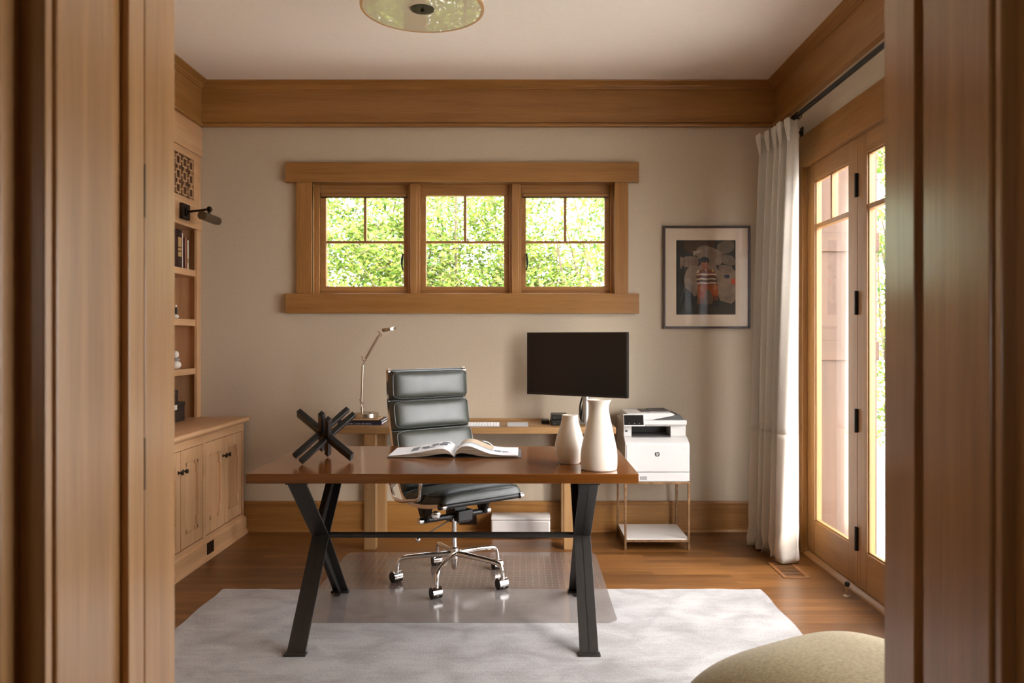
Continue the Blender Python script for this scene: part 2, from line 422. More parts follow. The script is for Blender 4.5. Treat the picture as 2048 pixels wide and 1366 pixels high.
# ------------------------------------------------------------------ doorway jambs in the foreground
def jamb(name, W, s, offs, label):
    """s=-1 left, +1 right. offs: pixel offsets of the profile breaks"""
    D = [W*F/o for o in offs]      # depths of the breaks
    X = lambda x0, x1: (min(s*x0, s*x1), max(s*x0, s*x1))
    root = thing(name, label, 'door jamb', (s*W, 0, 0), 0, None, 'structure')
    top = 2.12
    def b(nm, x0, x1, y0, y1, bev=.002, m=JAMB['Z']):
        a, c = X(x0, x1); return obj(nm, MB().box(a, c, y0, y1, 0, top), m, root, bevel=bev)
    b('jamb_board', W, W+.025, D[1], D[0]+.0)                     # room side board
    b('door_stop', W+.0005, W+.025, D[2], D[1]-.0012) if s < 0 else None
    b('groove_back', W+.014, W+.0255, D[3]-.002, D[2]+.002)
    b('split_jamb', W, W+.025, D[4], D[3], .004)
    b('slot_back', W+.016, W+.0255, D[5]-.002, D[4]+.002)
    w2 = (1007 if s < 0 else 983)*D[6]/F
    b('jamb_edge', W, w2+.02, D[6], D[5], .0025)
    b('casing', w2, w2+.10, D[6]-.045, D[6]+.002, .003)
    # room side casing round the doorway
    b('room_casing', W+.012, W+.12, D[0]-.021, D[0]+.018, .003)
    if s < 0:
        for z0, z1 in ((1.5365, 1.6325), (1.047, 1.141)):
            obj('hinge_mortise', MB().box(-W-.002, -W+.0006, D[1]-.0016, D[1]+.0012, z0, z1), M_BRONZE, root)
    return root
jamb('trim_4', .68, -1, (697, 757, 789, 822, 935, 942, 957), 'oak door jamb filling the left edge of the view')
jamb('trim_5', .703, 1, (721, 781, 781.4, 798, 933, 943, 956), 'oak door jamb filling the right edge of the view')
struct('trim_6', MB().box(-.705, .728, 1.17, 1.541, 2.095, 2.12), JAMB['X'], 'oak head jamb above the doorway', 'door jamb')

# ------------------------------------------------------------------ back window
cas = thing('trim_7', 'wide oak casing round the triple window', 'window casing', (-.41, 5.40, 1.6), 0, None, 'structure')
obj('head_casing', MB().box(-1.615, .784, 5.360, 5.402, 2.378, 2.514), OAK['X'], cas, bevel=.002)
obj('sill_board', MB().box(-1.615, .784, 5.355, 5.402, 1.488, 1.622), OAK['X'], cas, bevel=.002)
for x0, x1 in ((-1.545, -1.438), (.62, .712)):
    obj('side_casing', MB().box(x0, x1, 5.368, 5.402, 1.622, 2.378), OAK['Z'], cas, bevel=.002)
mb = MB(); mb.box(-1.446, -1.438, 5.376, 5.58, 1.613, 2.384); mb.box(.62, .628, 5.376, 5.58, 1.613, 2.384)
mb.box(-1.438, .62, 5.376, 5.58, 2.378, 2.385); mb.box(-1.438, .62, 5.376, 5.58, 1.612, 1.624)
obj('liner', mb, DOORW['X'], cas)
mb = MB()
for x0, x1 in ((-.795, -.712), (-.098, -.016)):
    mb.box(x0, x1, 5.435, 5.53, 1.624, 2.378); mb.box(x0+.018, x1-.018, 5.415, 5.436, 1.624, 2.378)
obj('mullion', mb, DOORW['Z'], cas, bevel=.002)
mb = MB(); mb.box(-1.438, -1.405, 5.44, 5.53, 1.624, 2.378); mb.box(.597, .62, 5.44, 5.53, 1.624, 2.378)
obj('side_jamb', mb, DOORW['Z'], cas, bevel=.002)
def sash(n, x0, x1, g0, g1, screen, latch, lab):
    Y0, Y1 = 5.46, 5.505
    r = thing('window_%d' % n, lab, 'window', ((x0+x1)/2, 5.48, 1.65), 0, None, 'structure')
    mb = MB(); zt = 2.294 if screen else 2.304
    mb.box(x0, x1, Y0, Y1, zt, 2.357); mb.box(x0, x1, Y0, Y1, 1.645, 1.676); mb.box(x0, g0, Y0, Y1, 1.676, zt); mb.box(g1, x1, Y0, Y1, 1.676, zt)
    mb.box(x0, x1, Y0+.002, Y1+.02, 2.357, 2.378); mb.box(x0, x1, Y0+.002, Y1+.02, 1.624, 1.645)
    obj('sash_frame', mb, DOORW['X'], r, bevel=.0025)
    xm = (g0+g1)/2
    obj('muntin', MB().box(xm-.009, xm+.009, Y0+.008, Y1-.004, 1.992, zt), DOORW['Z'], r, bevel=.002)
    obj('muntin', MB().box(g0, g1, Y0+.008, Y1-.004, 1.976, 1.992), DOORW['X'], r, bevel=.002)
    obj('pane', MB().box(g0-.004, g1+.004, Y0+.024, Y0+.028, 1.672, zt+.004), M_PANE, r)
    if screen:
        obj('screen_rail', MB().box(x0+.012, x1-.012, Y0-.018, Y0+.002, 2.294, 2.315), DOORW['X'], r, bevel=.002)
        obj('screen_rail', MB().box(x0+.012, x1-.012, Y0-.016, Y0+.002, 2.288, 2.2945), M_BRONZE, r)
    if latch:
        xx = g1-.004 if latch > 0 else g0+.004
        obj('latch', MB().tube(catmull([(xx, Y0, 1.90), (xx-latch*.004, Y0-.014, 1.87), (xx-latch*.006, Y0-.016, 1.83), (xx, Y0, 1.79)], 5), [.006]*5+[.008]*6+[.005]*5, 8), M_HINGE, r)
    return r
sash(1, -1.405, -.795, -1.365, -.829, True, 1, 'left of the three oak window sashes with green foliage behind')
sash(2, -.712, -.098, -.674, -.135, False, 0, 'middle oak window sash without a latch')
sash(3, -.016, .597, .017, .560, True, -1, 'right of the three oak window sashes, whitest view behind')

# ------------------------------------------------------------------ glazed doors on the right wall
dc = thing('trim_8', 'oak casing over and beside the glazed doors', 'door casing', (1.72, 4.9, 0), 0, None, 'structure')
obj('head_casing', MB().box(1.705, 1.735, 1.83, 4.945, 2.366, 2.556), OAK['Y'], dc, bevel=.002)
obj('side_casing', MB().box(1.705, 1.735, 4.832, 4.945, 0, 2.366), OAK['Z'], dc, bevel=.002)
obj('side_casing', MB().box(1.705, 1.735, 1.835, 1.95, 0, 2.366), OAK['Z'], dc, bevel=.002)
mb = MB(); mb.box(1.735, 1.80, 4.835, 4.86, 0, 2.385); mb.box(1.735, 1.80, 1.93, 1.953, 0, 2.385); mb.box(1.735, 1.80, 1.953, 4.835, 2.368, 2.385)
obj('liner', mb, DOORW['Z'], dc)
obj('threshold', MB().prism([(1.712, 0), (1.717, .012), (1.728, .018), (1.735, .026), (1.83, .026), (1.83, 0)], 'Y', 1.953, 4.835), OAK['Y'], dc, bevel=.001)
LEAF = [(4.115, 4.832), (3.395, 4.112), (2.675, 3.392), (1.955, 2.672)]
LAB = ['farthest glazed door leaf beside the white curtain', 'glazed door leaf whose edge shows beside the right jamb', 'third glazed door leaf toward the doorway', 'fourth glazed door leaf toward the doorway', 'narrow glazed leaf nearest the doorway']
for i, (y0, y1) in enumerate(LEAF):
    st = .112; g0, g1 = y0+st, y1-st; X0, X1 = 1.738, 1.782
    r = thing('door_%d' % (i+1), LAB[i], 'door', (1.76, y0, .03), 0, None, 'structure')
    mb = MB(); mb.box(X0, X1, y0, g0, .03, 2.364); mb.box(X0, X1, g1, y1, .03, 2.364)
    obj('stile', mb, DOORW['Z'], r, bevel=.002)
    mb = MB(); mb.box(X0+.0005, X1, g0, g1, 2.258, 2.364); mb.box(X0+.0005, X1, g0, g1, .03, .227)
    obj('rail', mb, DOORW['Y'], r, bevel=.002)
    obj('muntin', MB().box(X0+.004, X1-.004, g0, g1, 1.972, 1.998), DOORW['Y'], r, bevel=.002)
    ym = (g0+g1)/2
    obj('muntin', MB().box(X0+.004, X1-.004, ym-.011, ym+.011, 1.998, 2.258), DOORW['Z'], r, bevel=.002)
    mb = MB()     # glazing bead
    for a, b, c, d in ((g0, g0+.009, .227, 2.258), (g1-.009, g1, .227, 2.258), (g0+.009, g1-.009, .227, .236), (g0+.009, g1-.009, 2.249, 2.258)):
        mb.box(X0+.010, X0+.020, a, b, c, d)
    obj('glazing_bead', mb, DOORW['Z'], r)
    obj('pane', MB().box(X0+.021, X0+.025, g0, g1, .227, 2.258), M_DPANE, r)
    if i == 0:
        for zc in (2.115, 1.503, .89, .275):
            mb = MB(); mb.cyl((X0-.006, y0-.0015, zc-.062), (X0-.006, y0-.0015, zc+.062), .0085, 12)
            mb.box(X0-.002, X0+.001, y0-.018, y0+.016, zc-.06, zc+.06)
            obj('hinge', mb, M_HINGE, r)

# ------------------------------------------------------------------ outside
struct('ground', MB().box(-14, 16, -14, 30, -.4, -.3), plain('pale stone paving', lin(206, 203, 196), .9, noise=.15, nscale=3), 'ground outside the house', 'ground')
post = thing('porch_pillar', 'reddish brown wooden porch pillar seen through the door glass', 'pillar', (2.02, 5.05, -.3))
CED = woods('cedar', lin(62, 42, 27), lin(88, 62, 42), rough=.6)
obj('shaft', MB().box(1.83, 2.215, 4.95, 5.25, -.3, 3.2), CED['Z'], post, bevel=.004)
mb = MB(); mb.box(1.82, 2.225, 4.935, 5.265, 1.86, 1.98); mb.box(1.82, 2.225, 4.935, 5.265, 1.18, 1.30); mb.box(1.82, 2.225, 4.935, 5.265, -.3, -.1)
obj('band', mb, CED['X'], post, bevel=.004)

def shrub(name, label, cx, cy, rx, ry, z0, z1, n, seed, size=.075, group=None):
    rnd = random.Random(seed)
    r = thing(name, label, 'shrub', (cx, cy, -.3), 0, group)
    V = []; Fc = []
    mbB = MB()
    stems = []
    for k in range(7):
        a = rnd.uniform(0, 2*PI); e = rnd.uniform(.3, .9)
        tip = Vector((cx+rx*e*math.cos(a), cy+ry*e*math.sin(a)*.8, z0+(z1-z0)*rnd.uniform(.55, .95)))
        base = Vector((cx+rnd.uniform(-.12, .12), cy+rnd.uniform(-.1, .1), -.3))
        mid = base.lerp(tip, .5)+Vector((rnd.uniform(-.2, .2), rnd.uniform(-.1, .1), .25))
        pth = catmull([base, mid, tip], 6); stems.append(pth)
        mbB.tube(pth, [.03*(1-.8*i/(len(pth)-1)) for i in range(len(pth))], 6)
    nc = max(20, n//45)
    for c in range(nc):
        while True:
            p = Vector((rnd.uniform(-1, 1), rnd.uniform(-1, 1), rnd.uniform(-1, 1)))
            if p.length < 1: break
        C0 = Vector((cx+p.x*rx, cy+p.y*ry, (z0+z1)/2+p.z*(z1-z0)/2))
        dirn = Vector((rnd.gauss(0, 1), rnd.gauss(0, 1), rnd.gauss(.3, .6))).normalized()
        L = rnd.uniform(.25, .6)
        mbB.tube([C0, C0+dirn*L*.5+Vector((0, 0, .02)), C0+dirn*L], [.006, .004, .002], 4)
        for q in range(45):
            t = rnd.random(); P = C0+dirn*(L*t)+Vector((rnd.gauss(0, .07), rnd.gauss(0, .07), rnd.gauss(0, .06)))
            d = (dirn*.6+Vector((rnd.gauss(0, .8), rnd.gauss(0, .8), rnd.gauss(-.1, .5)))).normalized()
            nrm = Vector((rnd.gauss(0, .5), rnd.gauss(-.3, .5), 1)).normalized(); s = d.cross(nrm)
            if s.length < 1e-3: continue
            s.normalize(); nn = s.cross(d); ln = size*rnd.uniform(.6, 1.25); w = ln*.28
            i0 = len(V)
            V += [P, P+d*ln*.45+s*w, P+d*ln+nn*-.1*ln, P+d*ln*.45-s*w, P+d*ln*.5-nn*.12*ln]
            Fc += [(i0, i0+1, i0+4), (i0+1, i0+2, i0+4), (i0+2, i0+3, i0+4), (i0+3, i0, i0+4)]
    me = bpy.data.meshes.new('foliage'); L0 = Vector(r.location)
    me.from_pydata([v-L0 for v in V], [], Fc); me.materials.append(M_LEAF)
    o = bpy.data.objects.new('foliage', me); COL.objects.link(o); o.parent = r
    obj('stem', mbB, M_BARK, r)
    return r
shrub('leafy_shrub', 'dense green shrub outside, behind the left window sash', -1.75, 8.5, 1.0, .9, -.2, 3.7, 34000, 1, .062)
shrub('leafy_shrub', 'green shrub outside, behind the middle window sash', -.55, 9.0, 1.05, .9, -.2, 3.5, 28000, 2, .06)
shrub('leafy_shrub', 'sparse sunlit shrub outside, behind the right window sash', .65, 8.5, 1.0, .9, -.2, 3.4, 22000, 3, .06)
shrub('leafy_shrub', 'yellow green shrub beyond the porch pillar, through the door glass', 4.6, 9.2, 1.3, 1.0, -.3, 4.2, 12000, 4)

# ------------------------------------------------------------------ ceiling light
LX, LY, LZ = -.467, 3.65, 2.84
cl = thing('ceiling_light', 'drum ceiling light with linen shade and round glass underside', 'ceiling light', (LX, LY, ZC))
obj('lamp_shade', MB().lathe([(.283, LZ), (.283, LZ+.15), (.280, LZ+.15), (.280, LZ), (.283, LZ)], 72, (LX, LY, 0)), M_SHADE, cl, angle=30)
obj('rim', MB().lathe([(.272, LZ-.001), (.2845, LZ-.001), (.2855, LZ+.006), (.2845, LZ+.012), (.272, LZ+.012), (.272, LZ-.001)], 72, (LX, LY, 0)), M_RIM, cl)
obj('diffuser', MB().lathe([(0, LZ), (.274, LZ), (.274, LZ+.006), (0, LZ+.006)], 72, (LX, LY, 0)), M_DISC, cl, angle=30)
fin = obj('finial', MB().lathe([(0, LZ-.014), (.006, LZ-.014), (.006, LZ-.005), (.054, LZ-.004), (.055, LZ-.001), (0, LZ-.001)], 40, (LX, LY, 0)), M_BRONZE, cl, angle=30)
obj('canopy', MB().lathe([(0, ZC-.03), (.08, ZC-.03), (.08, ZC), (0, ZC)], 40, (LX, LY, 0)), M_BRONZE, cl, angle=30)
obj('rod', MB().cyl((LX, LY, LZ+.006), (LX, LY, ZC-.03), .008), M_BRONZE, cl)

# ------------------------------------------------------------------ left built-ins
CX = -1.92     # face of the base cabinet
bc = thing('base_cabinet', 'low pale oak built-in cabinet with paired panel doors along the left wall', 'cabinet', (-2.2, 4.0, 0))
obj('body', MB().box(-2.6, CX-.002, 2.75, 5.372, .02, .742), PALE['Y'], bc)
mb = MB()      # face frame: rails and stiles round the door openings
Z0, Z1 = .133, .693
PAIRS = [(4.73, 5.335), (4.085, 4.69), (3.44, 4.045), (2.80, 3.40)]
mb.box(CX-.002, CX+.018, 2.75, 5.372, Z1, .742); mb.box(CX-.002, CX+.018, 2.75, 5.372, .085, Z0)
ys = [5.372]+[v for p in PAIRS for v in (p[1], p[0])]+[2.75]
for a, b in zip(ys[0::2], ys[1::2]): mb.box(CX-.002, CX+.018, b, a, Z0, Z1)
obj('face_frame', mb, PALE['Y'], bc, bevel=.001)
obj('plinth', MB().prism([(CX-.05, 0), (CX+.052, 0), (CX+.052, .012), (CX+.040, .02), (CX+.036, .022), (CX+.036, .098), (CX+.030, .106), (CX+.020, .112), (CX-.05, .112)], 'Y', 2.75, 5.372), PALE['Y'], bc, angle=25)
def cab_door(y0, y1, knob_side, vis):
    y0 += .0035; y1 -= .0035; a0, a1 = Z0+.0035, Z1-.0035; X0, X1 = CX-.001, CX+.016
    st = .062
    mb = MB(); mb.box(X0, X1, y0, y0+st, a0, a1); mb.box(X0, X1, y1-st, y1, a0, a1); mb.box(X0, X1, y0+st, y1-st, a1-.075, a1); mb.box(X0, X1, y0+st, y1-st, a0, a0+.075)
    for yy, s in ((y0+st, 1), (y1-st, -1)):       # stepped corner blocks of the cloud-lift frame
        for zz, t in ((a0+.075, 1), (a1-.075, -1)):
            mb.box(X0, X1-.0005, min(yy, yy+s*.032), max(yy, yy+s*.032), min(zz, zz+t*.022), max(zz, zz+t*.022))
            mb.box(X0, X1-.0005, min(yy, yy+s*.014), max(yy, yy+s*.014), min(zz, zz+t*.075), max(zz, zz+t*.075))
    d = obj('door', mb, PALE['Z'], bc, bevel=.0015)
    obj('panel', MB().box(X0-.002, X1-.011, y0+st-.004, y1-st+.004, a0+.07, a1-.07), PALE['Z'], d)
    ky = y0+.026 if knob_side < 0 else y1-.026
    Mx = Matrix.Rotation(PI/2, 4, 'Y')
    k = obj('knob', MB().lathe([(0, 0), (.010, 0), (.009, .003), (.005, .006), (.005, .013), (.011, .017), (.0135, .023), (.011, .029), (0, .031)], 20, (X1, ky, .575), Mx), M_BRONZE, d, angle=60)
    tag(k, 'dark bronze knob')
for y0, y1 in PAIRS:
    ym = (y0+y1)/2
    cab_door(y0, ym, 1, True); cab_door(ym, y1, -1, True)
op = obj('outlet', MB().box(CX+.036, CX+.040, 4.70, 4.80, .028, .098), M_BRONZE, bc, bevel=.0015); tag(op, 'dark bronze outlet plate')
ct = MB().prism([(-2.6, .742), (CX+.022, .742), (CX+.03, .748), (CX+.034, .752), (CX+.045, .757), (CX+.049, .766), (CX+.045, .777), (CX+.036, .782), (-2.6, .782)], 'Y', 2.73, 5.397)
tag(obj('countertop', ct, PALE['Y'], angle=25), 'pale oak countertop with a rounded edge on the low left cabinet', 'countertop')

BX = -2.204
bk = thing('bookcase', 'pale oak built-in bookcase with open shelves and a lattice grille above', 'bookcase', (-2.4, 4.6, .782))
obj('side_panel', MB().box(-2.6, BX-.02, 5.372, 5.398, .7825, 2.758), PALE['Z'], bk)
obj('back_panel', MB().box(-2.61, -2.585, 2.75, 5.372, .7825, 2.758), PALE['Z'], bk)
for m_ in (MB().box(BX-.02, BX, 5.335, 5.398, .7825, 2.05), MB().box(BX-.02, BX, 5.345, 5.398, 2.192, 2.555), MB().box(BX-.02, BX, 4.18, 4.249, .7825, 2.05)):
    obj('stile', m_, PALE['Z'], bk, bevel=.0015)
obj('light_rail', MB().box(BX-.021, BX+.006, 2.75, 5.398, 2.05, 2.19), PALE['Y'], bk, bevel=.0015)
obj('frieze_board', MB().box(BX-.021, BX+.008, 2.75, 5.398, 2.556, 2.757), PALE['Y'], bk, bevel=.0015)
obj('divider', MB().box(-2.585, BX, 2.75, 4.18, .7825, 2.05), PALE['Z'], bk)
obj('upper_panel', MB().box(BX-.03, BX-.004, 2.75, 4.249, 2.191, 2.5555), PALE['Y'], bk)
obj('soffit', MB().box(-2.585, BX-.021, 2.75, 5.372, 2.055, 2.19), PALE['Y'], bk)
for z0, z1 in ((1.733, 1.776), (1.401, 1.445), (1.076, 1.117)):
    obj('shelf', MB().box(-2.585, BX-.012, 4.25, 5.3715, z0, z1), PALE['Y'], bk, bevel=.0015)
# lattice door
g = obj('grille_frame', None or (lambda m: (m.box(BX-.014, BX+.001, 5.282, 5.343, 2.192, 2.554), m.box(BX-.014, BX+.001, 4.25, 4.31, 2.192, 2.554), m.box(BX-.014, BX+.001, 4.31, 5.282, 2.192, 2.238), m.box(BX-.014, BX+.001, 4.31, 5.282, 2.508, 2.554), m)[-1])(MB()), PALE['Y'], bk, bevel=.001)
mb = MB(); x0, x1 = BX-.012, BX-.004; t = .0042
def ring(yc, zc, hy, hz):
    mb.box(x0, x1, yc-hy-t, yc+hy+t, zc+hz-t, zc+hz+t); mb.box(x0, x1, yc-hy-t, yc+hy+t, zc-hz-t, zc-hz+t)
    mb.box(x0, x1, yc-hy-t, yc-hy+t, zc-hz, zc+hz); mb.box(x0, x1, yc+hy-t, yc+hy+t, zc-hz, zc+hz)
py, pz = .0985, .090
j = 0; y = 5.255
while y > 4.33:
    for q in range(3):
        zc = 2.463-q*pz
        ring(y, zc, .030, .028)
        mb.box(x0, x1, y-t, y+t, zc-.062, zc-.028)
        if q == 0: mb.box(x0, x1, y-t, y+t, zc+.028, zc+.048)
        mb.box(x0, x1, y-py+.030, y-.030, zc-t, zc+t)
        mb.box(x0, x1, y-py/2-t, y-py/2+t, zc-.030, zc+.030) if False else None
    y -= py
obj('lattice', mb, PALE['Y'], g)
obj('backing', MB().box(BX-.045, BX-.016, 4.26, 5.335, 2.2, 2.55), plain('dark grille cloth', lin(92, 58, 34), .9), g)

# picture light on the rail
pl = thing('picture_light', 'bronze picture light on the bookcase rail under the lattice', 'picture light', (BX, 5.10, 2.13))
RX = BX+.006
obj('back_plate', MB().box(RX, RX+.024, 5.045, 5.155, 2.085, 2.185), M_BRONZE, pl, bevel=.003)
obj('arm', MB().lathe([(0, 0), (.026, 0), (.026, .008), (.018, .014), (0, .014)], 20, (RX+.024, 5.10, 2.135), Matrix.Rotation(PI/2, 4, 'Y')).tube([(RX+.03, 5.10, 2.135), (RX+.12, 5.08, 2.14), (RX+.178, 5.065, 2.146)], .008, 10), M_BRONZE, pl)
obj('joint', MB().lathe([(.001, -.02), (.012, -.016), (.02, 0), (.012, .016), (.001, .02)], 16, (RX+.185, 5.062, 2.144)).cyl((RX+.185, 5.062, 2.13), (RX+.185, 5.062, 2.112), .009, 10), M_BRONZE, pl)
Rs = .028
obj('lamp_shade', MB().prism([(RX+.185+Rs*math.cos(a*PI/12-1.1), 2.088+Rs*math.sin(a*PI/12-1.1)) for a in range(0, 21)], 'Y', 4.945, 5.195), plain('bronze shade', lin(84, 68, 48), .45, .5), pl, angle=50)

# things on the shelves
def shelf_book(y0, y1, h, dep, mat, zb, label, bands=None, depth_x=BX-.035):
    y0 = 5.085+(y0-4.985)*1.28; y1 = 5.085+(y1-4.985)*1.28
    t = thing('hardback_book', label, 'book', ((depth_x-dep/2), (y0+y1)/2, zb), 0, 'books on the top shelf')
    mb = MB(); mb.box(depth_x-dep, depth_x, y0, y0+.0025, zb, zb+h); mb.box(depth_x-dep, depth_x, y1-.0025, y1, zb, zb+h); mb.box(depth_x-.003, depth_x, y0, y1, zb, zb+h)
    obj('cover', mb, mat, t)
    obj('pages', MB().box(depth_x-dep+.004, depth_x-.003, y0+.0025, y1-.0025, zb+.004, zb+h-.004), M_PAPER, t)
    if bands:
        mb = MB()
        for a, b in bands: mb.box(depth_x, depth_x+.0006, y0+.003, y1-.003, zb+h*a, zb+h*b)
        obj('spine_title', mb, plain('gilt print', lin(186, 150, 96), .5), t)
    return t
zb = 1.776
shelf_book(4.985, 5.008, .245, .17, plain('dark red cloth', lin(62, 24, 22), .7), zb, 'dark red tall book at the left end of the top shelf row')
shelf_book(5.010, 5.055, .25, .18, plain('black cloth', lin(52, 34, 20), .7), zb, 'thick dark brown book with gilt spine lettering on the top shelf', [(.3, .42), (.45, .52), (.55, .8)])
shelf_book(5.058, 5.072, .232, .17, plain('cream paper', lin(216, 196, 186), .6), zb, 'thin cream book between the dark brown and maroon books')
shelf_book(5.075, 5.092, .205, .16, plain('maroon cloth', lin(66, 34, 30), .7), zb, 'slim maroon book just right of the thin cream book')
shelf_book(5.094, 5.116, .208, .16, plain('terracotta cloth', lin(168, 110, 82), .7), zb, 'terracotta coloured book on the top shelf')
shelf_book(5.121, 5.142, .196, .16, plain('ivory cloth', lin(220, 206, 180), .6), zb, 'ivory book at the right end of the top shelf row', [(.22, .38)])

def stones(name, label, c, parts, cat):
    t = thing(name, label, cat, c)
    for nm, rr, hh, z, m in parts:
        pr = [(max(.0005, rr*math.sin(PI*k/10)), z+hh/2-hh/2*math.cos(PI*k/10)) for k in range(11)]
        obj(nm, MB().lathe(pr, 20, (c[0], c[1], c[2])), m, t, angle=80)
M_FIG = plain('white porcelain', lin(234, 228, 216), .35)
stones('figurine', 'white stacked porcelain figurine on the lowest shelf', (-2.275, 5.168, 1.117), [('body', .034, .055, 0, M_FIG), ('neck', .026, .026, .05, M_GREYP), ('head', .02, .05, .07, M_FIG)], 'figurine')
stones('figurine', 'small dark and white ornament on the middle shelf, half hidden by the jamb', (-2.265, 5.150, 1.445), [('base', .018, .03, 0, M_FIG), ('body', .009, .05, .027, M_BPLAS), ('head', .007, .018, .074, M_FIG)], 'figurine')
def lidded(name, label, x0, x1, y0, y1, z0, z1, tagside):
    t = thing(name, label, 'box', ((x0+x1)/2, (y0+y1)/2, z0))
    M = plain(name+' leather', lin(46, 36, 28), .55, noise=.2, nscale=30)
    obj('body', MB().box(x0, x1, y0, y1, z0, z1-.03), M, t, bevel=.002)
    obj('lid', MB().box(x0-.002, x1+.002, y0-.002, y1+.002, z1-.028, z1), M, t, bevel=.002)
    if tagside: tag(obj('label_holder', MB().box(x1+.002, x1+.006, y1-.185, y1-.125, z1-.042, z1-.012), plain('pale tag', lin(226, 214, 196), .5), t), 'pale label holder')
lidded('storage_box', 'larger dark box at the bottom of the stack on the left countertop', -2.47, -2.215, 4.90, 5.165, .782, .905, True)
lidded('storage_box', 'smaller dark box on top of the stack on the left countertop', -2.46, -2.25, 4.93, 5.145, .905, .982, False)

# ------------------------------------------------------------------ rug, chair mat
RT = .006
def rugfn(u, v):
    x = -1.575+u*2.815; y = 1.60+v*2.535
    w = .004*math.sin(u*37)+.003*math.sin(u*83+1) if v > .99 else 0
    w2 = .004*math.sin(v*41) if (u < .01 or u > .99) else 0
    return (x+w2, y+w, RT)
mb = MB().grid(rugfn, 120, 60)
ed = [e for e in mb.bm.edges if e.is_boundary]
ex = bmesh.ops.extrude_edge_only(mb.bm, edges=ed)
for v in ex['geom']:
    if isinstance(v, bmesh.types.BMVert): v.co.z = 0
tag(obj('rug', mb, M_RUG, angle=60), 'large pale grey area rug under the dark brown desk', 'rug')

MZ0, MZ1 = .0068, .0092
cm = thing('chair_mat', 'clear dotted vinyl chair mat half on the rug under the office chair', 'chair mat', (-.32, 4.2, RT))
def rrect(x0, x1, y0, y1, r, n=8):
    P = []
    for cx, cy, a in ((x1-r, y0+r, -PI/2), (x1-r, y1-r, 0), (x0+r, y1-r, PI/2), (x0+r, y0+r, PI)):
        P += [(cx+r*math.cos(a+PI/2*k/n), cy+r*math.sin(a+PI/2*k/n)) for k in range(n+1)]
    return P
MX0, MX1, MY0, MY1 = -1.075, .437, 3.64, 4.835
obj('sheet', MB().prism(rrect(MX0, MX1, MY0, MY1, .055), 'Z', MZ0, MZ1), M_VINYL, cm, bevel=.001)
mb = MB()
nx, ny = 42, 26
for i in range(nx):
    for k in range(ny):
        x = MX0+.035+i*(MX1-MX0-.07)/(nx-1); y = MY0+.035+k*(MY1-MY0-.07)/(ny-1)
        if y < 4.15: continue
        q = .0034
        v = [mb.bm.verts.new(p) for p in ((x-q, y-q, MZ0), (x+q, y-q, MZ0), (x+q, y+q, MZ0), (x-q, y+q, MZ0), (x, y, .0003))]
        for a in range(4): mb.face([v[a], v[(a+1) % 4], v[4]])
        mb.face(v[:4])
st = obj('studs', mb, M_STUD, cm, smooth=False); tag(st, kind='stuff')

# ------------------------------------------------------------------ front desk
TX0, TX1, TY0, TY1, TZ = -1.149, .477, 3.264, 4.105, .758
dk = thing('writing_desk', 'large dark brown wooden topped desk on black steel X-shaped legs', 'desk', (-.336, 3.68, RT))
obj('desktop', MB().box(TX0, TX1, TY0, TY1, TZ-.040, TZ), WALN['X'], dk, bevel=.0025)
def xleg(xc):
    w = .079
    for s, RT in ((-1, .006), (1, MZ1+.0003)):
        # outer flange: top -> middle -> foot, thin plate; web behind it toward the middle
        mb = MB(); ym = 3.684+s*.010
        P = [(3.684+s*.395, TZ-.046), (ym, .399), (3.684+s*.402, RT+.008)]
        for (a, za), (b, zb_) in zip(P, P[1:]):
            d = Vector((0, b-a, zb_-za)).normalized(); nrm = Vector((0, d.z, -d.y))
            if nrm.y*s < 0: nrm = -nrm
            t = .008
            pts = [(a, za), (b, zb_), (b-nrm.y*t, zb_-nrm.z*t), (a-nrm.y*t, za-nrm.z*t)]
            mb.prism(pts, 'X', xc-w/2, xc+w/2)
            ww = .058
            pts = [(a, za), (b, zb_), (b-nrm.y*ww, max(zb_-nrm.z*ww, RT+.004)), (a-nrm.y*ww, min(za-nrm.z*ww, TZ-.041))]
            mb.prism(pts, 'X', xc-.004, xc+.004)
        mb.box(xc-w/2-.006, xc+w/2+.006, 3.684+s*.402-.028, 3.684+s*.402+.012, RT, RT+.008)
        mb.box(xc-.012, xc+.012, 3.684+s*.34-.02, 3.684+s*.34+.02, RT, RT+.006)
        leg = obj('leg', mb, M_BLACK, dk, bevel=.0015)
    obj('mounting_plate', MB().box(xc-.045, xc+.045, 3.28, 4.09, TZ-.048, TZ-.0401), M_BLACK, dk)
xleg(-.945); xleg(.273)
obj('stretcher', MB().cyl((-.945, 3.684, .402), (.273, 3.684, .402), .0135, 20), M_BLACK, dk)

# ------------------------------------------------------------------ console desk at the back wall
cd = thing('console_desk', 'plain oak console desk against the back wall behind the office chair', 'desk', (-.335, 5.15, 0))
CY0, CY1, CZ = 4.92, 5.372, .763
obj('desktop', MB().box(-1.246, .576, CY0, CY1, CZ-.040, CZ), CONS['X'], cd, bevel=.002)
for x in (-.995, .252):
    for y in (4.925, 5.285): obj('leg', MB().box(x, x+.072, y, y+.072, 0, CZ-.0405), CONS['Z'], cd, bevel=.002)
obj('apron', MB().box(-.995, .324, 5.295, 5.315, .69, CZ-.041), CONS['X'], cd)
obj('back_ledge', MB().box(-.90, .135, 5.335, 5.372, CZ, CZ+.012), CONS['X'], cd, bevel=.001)

